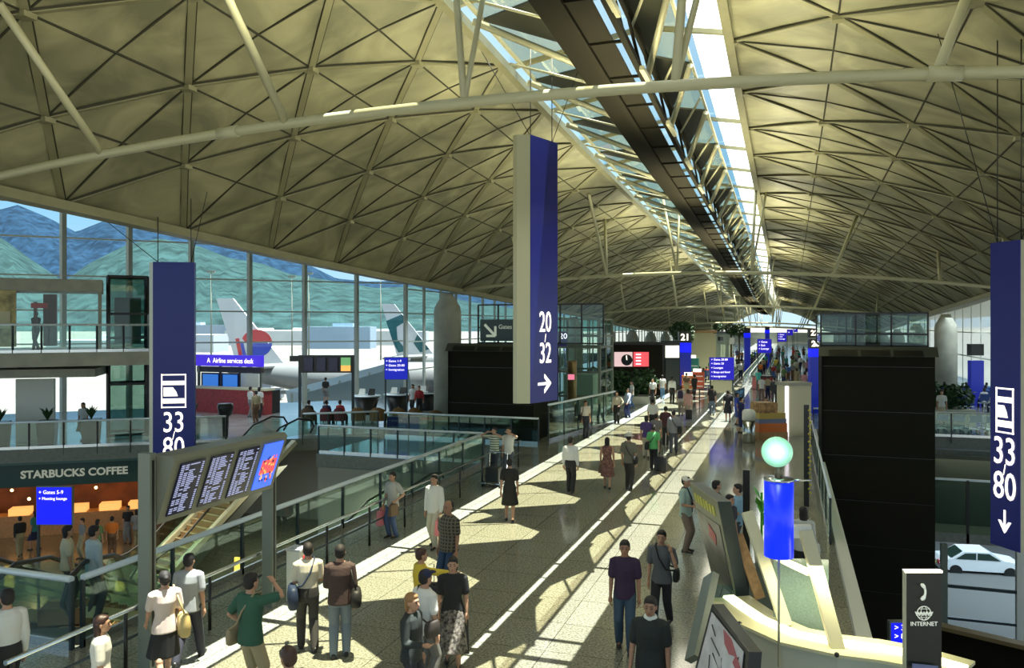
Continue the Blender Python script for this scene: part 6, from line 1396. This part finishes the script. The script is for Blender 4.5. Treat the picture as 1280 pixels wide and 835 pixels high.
# ---- walking away down the concourse
MID = [
 ('man in white long sleeved shirt walking away in the middle of the hall', 713, 616, 1.7, 0, 'step', ('down','down'), (.66,.66,.64), (.018,.018,.02), 'long', 'long', 'short', False, None),
 ('woman in brown flowered dress with brown handbag walking away', 759, 611, 1.6, 5, 'step', ('down','carry'), (.20,.09,.07), (.20,.09,.07), 'none', 'dress', 'long', True, None),
 ('man in grey tee wearing a white brimmed hat, walking away', 786, 612, 1.74, -8, 'step', ('down','down'), (.14,.13,.10), (.035,.032,.026), 'short', 'long', 'short', False, ('brim', (.62,.60,.52))),
 ('woman in bright green shirt pulling a suitcase', 817, 588, 1.6, 0, 'step', ('back','carry'), (.10,.42,.14), (.018,.018,.02), 'short', 'long', 'bun', True, None),
 ('woman in purple top in front of the green shirted woman', 808, 572, 1.62, 4, 'step', ('down','down'), (.07,.04,.16), (.40,.36,.28), 'short', 'long', 'bob', True, None),
 ('woman in grey top half hidden beside the purple one', 820, 568, 1.6, 0, 'stand', ('down','down'), (.16,.15,.15), (.03,.03,.03), 'short', 'long', 'short', True, None),
 ('man in grey shirt with a big black bag walking away on the bright floor', 842, 567, 1.72, 6, 'walk', ('down','down'), (.26,.26,.28), (.07,.08,.10), 'long', 'long', 'short', False, None),
 ('man in dark red shirt beside the one with the big black bag', 832, 557, 1.66, 0, 'step', ('down','down'), (.07,.025,.03), (.03,.03,.03), 'short', 'long', 'short', False, None),
 ('man in white shirt and black trousers walking away past the void corner', 816, 545, 1.7, 0, 'stand', ('down','down'), (.66,.66,.64), (.02,.02,.02), 'short', 'long', 'short', False, None),
 ('man in cream shirt and black trousers at the corner of the glass balustrade', 771, 530, 1.68, 185, 'step', ('down','hip'), (.60,.54,.42), (.015,.015,.015), 'long', 'long', 'short', False, None),
 ('person in blue and white walking beside the man in cream shirt', 785, 522, 1.6, 150, 'stand', ('down','fwd'), (.40,.46,.60), (.02,.03,.12), 'long', 'long', 'short', True, None),
 ('man in white shirt leaning on the glass balustrade by the bronze columns', 732, 547, 1.68, -140, 'stand', ('down','down'), (.60,.55,.48), (.015,.018,.03), 'short', 'long', 'short', False, None),
 ('man in white tee and jeans walking away near the white screen', 828, 499, 1.66, 0, 'step', ('down','down'), (.66,.66,.64), (.10,.20,.32), 'short', 'long', 'short', False, None),
 ('man in white shirt and dark trousers walking away near the white screen', 840, 504, 1.72, 0, 'step', ('down','down'), (.68,.68,.66), (.02,.02,.02), 'long', 'long', 'short', False, None),
 ('man with dark backpack walking between the bright floor triangles', 851, 520, 1.7, 0, 'step', ('down','down'), (.45,.42,.40), (.30,.26,.2), 'short', 'long', 'short', False, None),
 ('woman in pink walking with a black case near the backpack man', 860, 524, 1.62, 0, 'step', ('down','down'), (.50,.28,.26), (.35,.25,.2), 'short', 'skirt', 'bob', True, None),
 ('person with black and white backpack walking away, left of the blue clad pair', 890, 519, 1.68, 0, 'step', ('down','down'), (.02,.02,.02), (.10,.14,.20), 'short', 'long', 'short', False, None),
 ('woman in black dress standing before the cream panel of the big sign', 910, 527, 1.66, 8, 'stand', ('down','carry'), (.012,.012,.02), (.012,.012,.02), 'short', 'skirt', 'short', True, None),
 ('woman in bright blue dress beside the waste bin', 921, 531, 1.64, -80, 'stand', ('down','hold'), (.03,.06,.38), (.03,.05,.22), 'short', 'dress', 'bob', True, None),
 ('woman in long navy dress beside the waste bin', 926, 541, 1.7, -60, 'stand', ('hold','down'), (.01,.018,.10), (.01,.018,.09), 'short', 'longskirt', 'short', True, None),
 ('attendant with black hair bending at the sales counter', 957, 536, 1.55, -170, 'stand', ('hold','hold'), (.03,.03,.03), (.03,.03,.03), 'short', 'long', 'short', False, None),
 ('attendant in cream top and teal trousers behind the sales counter', 975, 536, 1.66, 110, 'stand', ('hold','down'), (.50,.42,.28), (.02,.20,.16), 'long', 'long', 'short', True, None),
 ('man in dark clothes walking right of the travelator entrance', 968, 505, 1.72, 0, 'walk', ('fwd','back'), (.05,.055,.06), (.07,.075,.09), 'long', 'long', 'short', False, None),
 ('person in white tee near the travelator entrance', 952, 500, 1.62, 20, 'step', ('down','down'), (.62,.62,.6), (.18,.12,.1), 'short', 'long', 'short', False, None),
 ('person in teal shirt at the travelator entrance', 948, 488, 1.66, 0, 'stand', ('down','down'), (.04,.30,.28), (.1,.1,.1), 'short', 'long', 'short', False, None),
]
PM = {}
for (lb, px, fy, h, fc, po, ar, tp, bt, sl, lg, hr, fem, hat) in MID:
    q, J, s = person(lb, px, fy=fy, h=h, face=fc, pose=po, arms=ar, top=tp, bottom=bt, sleeve=sl, legs=lg, hair=hr, female=fem, hat=hat, topm=cm(tp, .8, .5, 16) if 'flowered' in lb else None, botm=cm(bt, .8, .5, 16) if 'flowered' in lb else None)
    PM[lb[:28]] = (q, J, s)
def P__(k): return [v for kk, v in PM.items() if kk.startswith(k)][0]
q, J, s = P__('woman in brown flowered'); hand_bag('brown handbag of the woman in flowered dress', q, J, s, 1, (.10,.05,.03), (.26,.12,.2), .05, 'handbag')
q, J, s = P__('man in grey tee'); shoulder_bag('black shoulder bag of the man in white brimmed hat', q, J, s, 1, (.015,.015,.015), (.24,.12,.24), .0, True)
q, J, s = P__('woman in bright green'); suitcase('black suitcase pulled by the woman in green shirt', w_of(q, (.32,-.35,0)), 0); shoulder_bag('black shoulder bag of the woman in green shirt', q, J, s, -1, (.015,.015,.015), (.3,.14,.26), .0, True)
q, J, s = P__('man in grey shirt with a bi'); shoulder_bag('big black bag on the man in grey shirt walking away', q, J, s, 1, (.012,.012,.013), (.42,.18,.30), -.02, True)
q, J, s = P__('woman in pink walking'); suitcase('black wheeled case beside the woman in pink', w_of(q, (.1,-.45,0)), 0, size=(.34,.22,.5))
q, J, s = P__('man in white shirt leaning'); shoulder_bag('dark bag of the man leaning on the balustrade', q, J, s, 1, (.02,.02,.02), (.26,.12,.26), .0, False)
def backpack(label, q, J, s, col):
    c = J['chest']+Vector((0,-.20*s,-.04)); g = thing('backpack', label, 'backpack', tuple(w_of(q, c-Vector((0,0,.22)))), q.rotation_euler.z)
    b = MB(); b.rings([[Vector((math.copysign(abs(math.cos(a))**.6, math.cos(a))*.15*f_, math.copysign(abs(math.sin(a))**.6, math.sin(a))*.085*f_, z)) for a in [2*PI*k/14 for k in range(14)]] for z, f_ in ((0,.85),(.04,1),(.3,.98),(.4,.85),(.44,.5))]); b.build('pack', cm(col), g, local=True)
    for sd in (1, -1): b = MB(); b.tube([w_of(q, J['chest']+Vector((sd*.09*s,-.12*s,.12))), w_of(q, J['shl']+Vector((sd*.09*s,0,.06*s))), w_of(q, J['chest']+Vector((sd*.10*s,.13*s,.02)))], .014, 6); b.build('strap', cm(col), g)
q, J, s = P__('man with dark backpack'); backpack('dark purple backpack on the man between the floor triangles', q, J, s, (.03,.02,.07))
q, J, s = P__('person with black and white'); backpack('black backpack with white patch left of the blue clad pair', q, J, s, (.02,.02,.025))
# behind the billboard and by the right edge
q, J, s = person('young man with bare head looking down behind the billboard', 895, D=17.6, h=1.68, face=-60, top=(.04,.04,.05), bottom=(.05,.05,.06))
q, J, s = person('woman with long dark hair behind the billboard', 912, D=16.6, h=1.58, face=-120, top=(.03,.03,.04), bottom=(.05,.05,.06), hair='long', female=True)
q, J, s = person('man in light blue shirt behind the billboard', 923, D=17.3, h=1.66, face=100, top=(.22,.38,.52), bottom=(.05,.05,.06), arms=('hold','hold'))
q, J, s = person('woman with long black hair and pale shawl by the right balustrade', 1004, D=15.4, h=1.6, face=10, top=(.50,.50,.46), bottom=(.02,.02,.025), hair='long', female=True, arms=('hold','down'), sleeve='long')
shoulder_bag('white handbag on the woman by the right balustrade', q, J, s, 1, (.55,.55,.5), (.3,.12,.24), .05, False, 'handbag')
# escalator riders
q, J, s = person('woman in cream top riding the near left escalator', 84, D=15.3, h=1.6, face=-30, z=-.34, top=(.55,.48,.33), bottom=(.1,.09,.08), hair='bob', female=True)
q, J, s = person('man in pale blue shirt riding the near left escalator', 117, D=14.9, h=1.7, face=-15, z=-.34, top=(.42,.48,.50), bottom=(.06,.07,.1), sleeve='long', arms=('down','fwd'))
# ---- shared small figures: built once per pose, copied with clothes of their own
def proto(pose, arms, female, legs, sleeve, hair, h=1.68):
    q, J, s = person('proto', 640, D=60, h=h, pose=pose, arms=arms, female=female, legs=legs, sleeve=sleeve, hair=hair)
    return q
PR = [('stand', ('down','down'), False, 'long', 'short', 'short'), ('step', ('down','carry'), True, 'long', 'short', 'bob'), ('walk', ('fwd','back'), False, 'long', 'long', 'short'),
      ('step', ('down','down'), True, 'skirt', 'short', 'long'), ('stand', ('hold','down'), False, 'shorts', 'short', 'short'), ('sit', ('lap','lap'), False, 'long', 'short', 'short'), ('sit', ('lap','lap'), True, 'long', 'long', 'bob')]
protos = [proto(*p) for p in PR]
def spawn(i, loc, face, label, top, bottom, group=None, scale=1, hairc=None):
    src = protos[i]; c = src.copy(); C.objects.link(c); c.location = loc; c.rotation_euler = (0,0,math.radians(face)); c.scale = (scale,)*3; c['label'] = label
    if group: c['group'] = group
    for ch in list(src.children):
        d = ch.copy(); C.objects.link(d); d.parent = c
        n = d.name.split('.')[0]
        m_ = cm(top) if n in ('shirt', 'dress_top') else cm(bottom) if n in ('trousers', 'skirt', 'shorts', 'dress_skirt') else hairc if n == 'hair' and hairc else None
        if m_ and d.material_slots: d.material_slots[0].link = 'OBJECT'; d.material_slots[0].material = m_
    return c
col = {'white': (.62,.62,.6), 'black': (.015,.015,.015), 'grey': (.22,.22,.22), 'navy': (.015,.02,.07), 'red': (.40,.03,.03), 'orange': (.60,.16,.02), 'green': (.10,.18,.07), 'khaki': (.34,.28,.16), 'blue': (.06,.14,.36), 'teal': (.03,.22,.2), 'pink': (.55,.25,.28), 'brown': (.13,.07,.04), 'yellow': (.55,.42,.06), 'cream': (.52,.47,.36)}
SM = [   # index, px, depth, z, heading, label, top, bottom
 (0, 140, 33.5, -4.6, 40, 'person in orange top in front of the coffee shop', 'orange', 'brown'),
 (1, 122, 33.0, -4.6, 10, 'person in olive green top in front of the coffee shop', 'green', 'black'),
 (0, 103, 33.2, -4.6, 160, 'tall person in grey shirt and khaki trousers right of the coffee shop sign', 'grey', 'khaki'),
 (2, 25, 33.5, -4.6, 60, 'person in black at the left of the coffee shop counter', 'black', 'khaki'),
 (3, 44, 34.5, -4.6, 100, 'person in teal beside the bright blue coffee shop sign', 'teal', 'navy'),
 (0, 160, 35.5, -4.6, 200, 'person in black with bag at the right end of the coffee shop', 'black', 'grey'),
 (1, 171, 34.8, -4.6, 30, 'person in grey at the right end of the coffee shop', 'grey', 'khaki'),
 (3, 104, 35.2, 0, 190, 'person in black and white standing between the planters', 'white', 'black'),
 (2, 45, 34.0, 4, 90, 'person in dark jacket on the upper balcony', 'grey', 'black'),
 (0, 313, 44.2, 0, -20, 'person in white shirt at the services desk, left of the pair', 'white', 'grey'),
 (1, 324, 43.9, 0, 10, 'person in white shirt at the right end of the services desk', 'white', 'black'),
 (0, 320, 41.5, 0, 60, 'person in khaki standing behind the flight board by the desk', 'khaki', 'brown'),
 (4, 407, 52, 0, 5, 'man in black tee standing at the window wall', 'black', 'grey'),
 (5, 386, 40.8, -.03, 0, 'seated person on the leftmost dark brown lounge chair', 'black', 'black'),
 (5, 408, 40.8, -.03, 0, 'seated person on the second lounge chair', 'navy', 'black'),
 (5, 425, 40.8, -.03, 0, 'seated person in maroon on the third lounge chair', 'red', 'black'),
 (1, 516, 46.0, 0, 180, 'woman in white between the two right counter tables', 'white', 'black'),
 (2, 524, 44.8, 0, 200, 'person in dark red leaning over the counter table', 'red', 'black'),
 (0, 548, 46.4, 0, 170, 'person in white left of the concrete column', 'white', 'navy'),
 (3, 550.5, 43.6, 0, 160, 'person in pink just left of the concrete column', 'pink', 'black'),
 (0, 816, 51, 0, 170, 'person in white shirt in front of the black screen wall', 'white', 'black'),
 (1, 790, 49, 0, 120, 'person in pale blue beside the hedge', 'white', 'blue'),
 (2, 868, 55, 0, 30, 'person in black beside the grey slatted barrier', 'black', 'black'),
 (0, 858, 57, 0, 0, 'person in brown walking by the orange stand', 'brown', 'khaki'),
 (3, 893, 51, 0, 185, 'woman in brown in front of the big blue sign', 'brown', 'grey'),
 (5, 1168, 49.5, 0, 30, 'seated person in pale blue by the low planting on the right', 'white', 'blue'),
 (1, 1177, 41.8, 0, 175, 'person in light top standing by the luggage trolleys', 'white', 'cream'),
 (1, 1181, 51.3, 0, 150, 'child in red hood beside the low planting', 'brown', 'pink'),
]
for (i, px, D, z, fc, lb, tp, bt) in SM:
    spawn(i, PX(px, D, z), fc, lb, col[tp], col[bt], scale=.7 if 'child' in lb else 1)
rn = random.Random(21); tops = list(col.keys())
used = []
def free(p, r=.62):
    for u in used:
        if (u-p).length < r: return False
    used.append(p.copy()); return True
seen_ = set()
def crowd(n, xr, yr, idxs, faces, where, group):
    k = 0; tries = 0
    while k < n and tries < 4000:
        tries += 1; y = yr[0]+(yr[1]-yr[0])*rn.random()**1.15; x = rn.uniform(*xr); p = Vector((x, y, 0))
        if not free(p): continue
        while True:
            t_, b_ = rn.choice(tops), rn.choice(['black','navy','grey','khaki','blue','brown'])
            if (t_, b_, where) not in seen_: seen_.add((t_, b_, where)); break
        spawn(rn.choice(idxs), p, rn.choice(faces)+rn.uniform(-20, 20), 'distant traveller in %s top and %s bottoms %s' % (t_, b_, where), col[t_], col[b_], group, rn.uniform(.92, 1.05)); k += 1
crowd(34, (-1.4, 2.3), (52, 140), (0,1,2,3,4), (0,180), 'between the moving walkways', 'travellers between the moving walkways')
crowd(16, (6.2, 9.6), (56, 130), (0,1,2,3,4), (0,180), 'right of the last moving walkway', 'travellers right of the moving walkways')
crowd(20, (-9.5, -5.8), (79, 124), (0,1,3,4), (0,180), 'left of the moving walkways', 'travellers left of the moving walkways')
for i, x in enumerate((-4.2, -2.4, 3.2, 5.2)):
    for k in range(7):
        y = (74 if x < 0 else 50)+k*9+rn.uniform(0, 5); t_ = tops[(i*5+k*2) % len(tops)]
        spawn(rn.choice((0,1)), Vector((x, y, .04)), 0 if i % 2 else 180, 'distant traveller in %s top riding the %s moving walkway' % (t_, ('leftmost','second','third','rightmost')[i]), col[t_], col['navy'], 'riders on the moving walkways')
# right seating area with benches
bench_m = mat('bench_blue', (.02,.05,.20), .5)
def bench(label, x, y, n=4):
    q = thing('seat_row', label, 'bench', (x, y, 0)); b = MB(); b.box(x, y-.05, .3, x+n*.6, y+.05, .36); b.build('beam', M['chrome'], q)
    for k in range(n):
        b = MB(); b.box(x+k*.6+.04, y-.22, .40, x+k*.6+.56, y+.26, .46); b.build('seat', bench_m, q); b = MB(); b.hexa([(x+k*.6+.04, y-.26, .45), (x+k*.6+.56, y-.26, .45), (x+k*.6+.56, y-.22, .45), (x+k*.6+.04, y-.22, .45), (x+k*.6+.04, y-.38, .9), (x+k*.6+.56, y-.38, .9), (x+k*.6+.56, y-.34, .9), (x+k*.6+.04, y-.34, .9)]); b.build('backrest', bench_m, q)
    for xx in (x+.3, x+n*.6-.3): b = MB(); b.tube([(xx, y, 0), (xx, y, .3)], .03, 6); b.build('leg', M['chrome'], q)
ORD = ['first','second','third','fourth','fifth','sixth','seventh']
names_ = ['nearest', 'second', 'third', 'fourth']
for j, y in enumerate((53, 55.6, 58.2, 60.8)):
    bench('blue seat row in the right seating area, %s row on its left side' % names_[j], 7.9, y); bench('blue seat row in the right seating area, %s row on its right side' % names_[j], 11.0, y)
    for k in range(7):
        if rn.random() < .72:
            x = (8.2+k*.6) if k < 4 else (11.3+(k-4)*.6); t_ = rn.choice(['white','blue','black','grey','pink','blue'])
            spawn(rn.choice((5, 6)), Vector((x, y-.14, -.02)), rn.choice((0, 0, 15)), 'seated traveller in %s top, %s seat from the left, %s row, right seating area' % (t_, ORD[k], names_[j]), col[t_], col['navy'], 'seated travellers in the right seating area')
# seats and people beyond the cream shop, left of the big sign
for j, y in enumerate((73, 75.6)):
    bench('blue seat row beyond the barrier, %s one' % ('nearer','farther')[j], -9.2, y)
    for k in range(4): t_ = rn.choice(['red','teal','white','brown','orange']); spawn(rn.choice((5, 6)), Vector((-8.9+k*.6, y-.14, -.02)), 0, 'seated traveller in %s top, %s seat of the %s row beyond the barrier' % (t_, ORD[k], ('nearer','farther')[j]), col[t_], col['navy'], 'seated travellers beyond the barrier')
for pr in protos:
    for ch in list(pr.children): bpy.data.objects.remove(ch)
    bpy.data.objects.remove(pr)
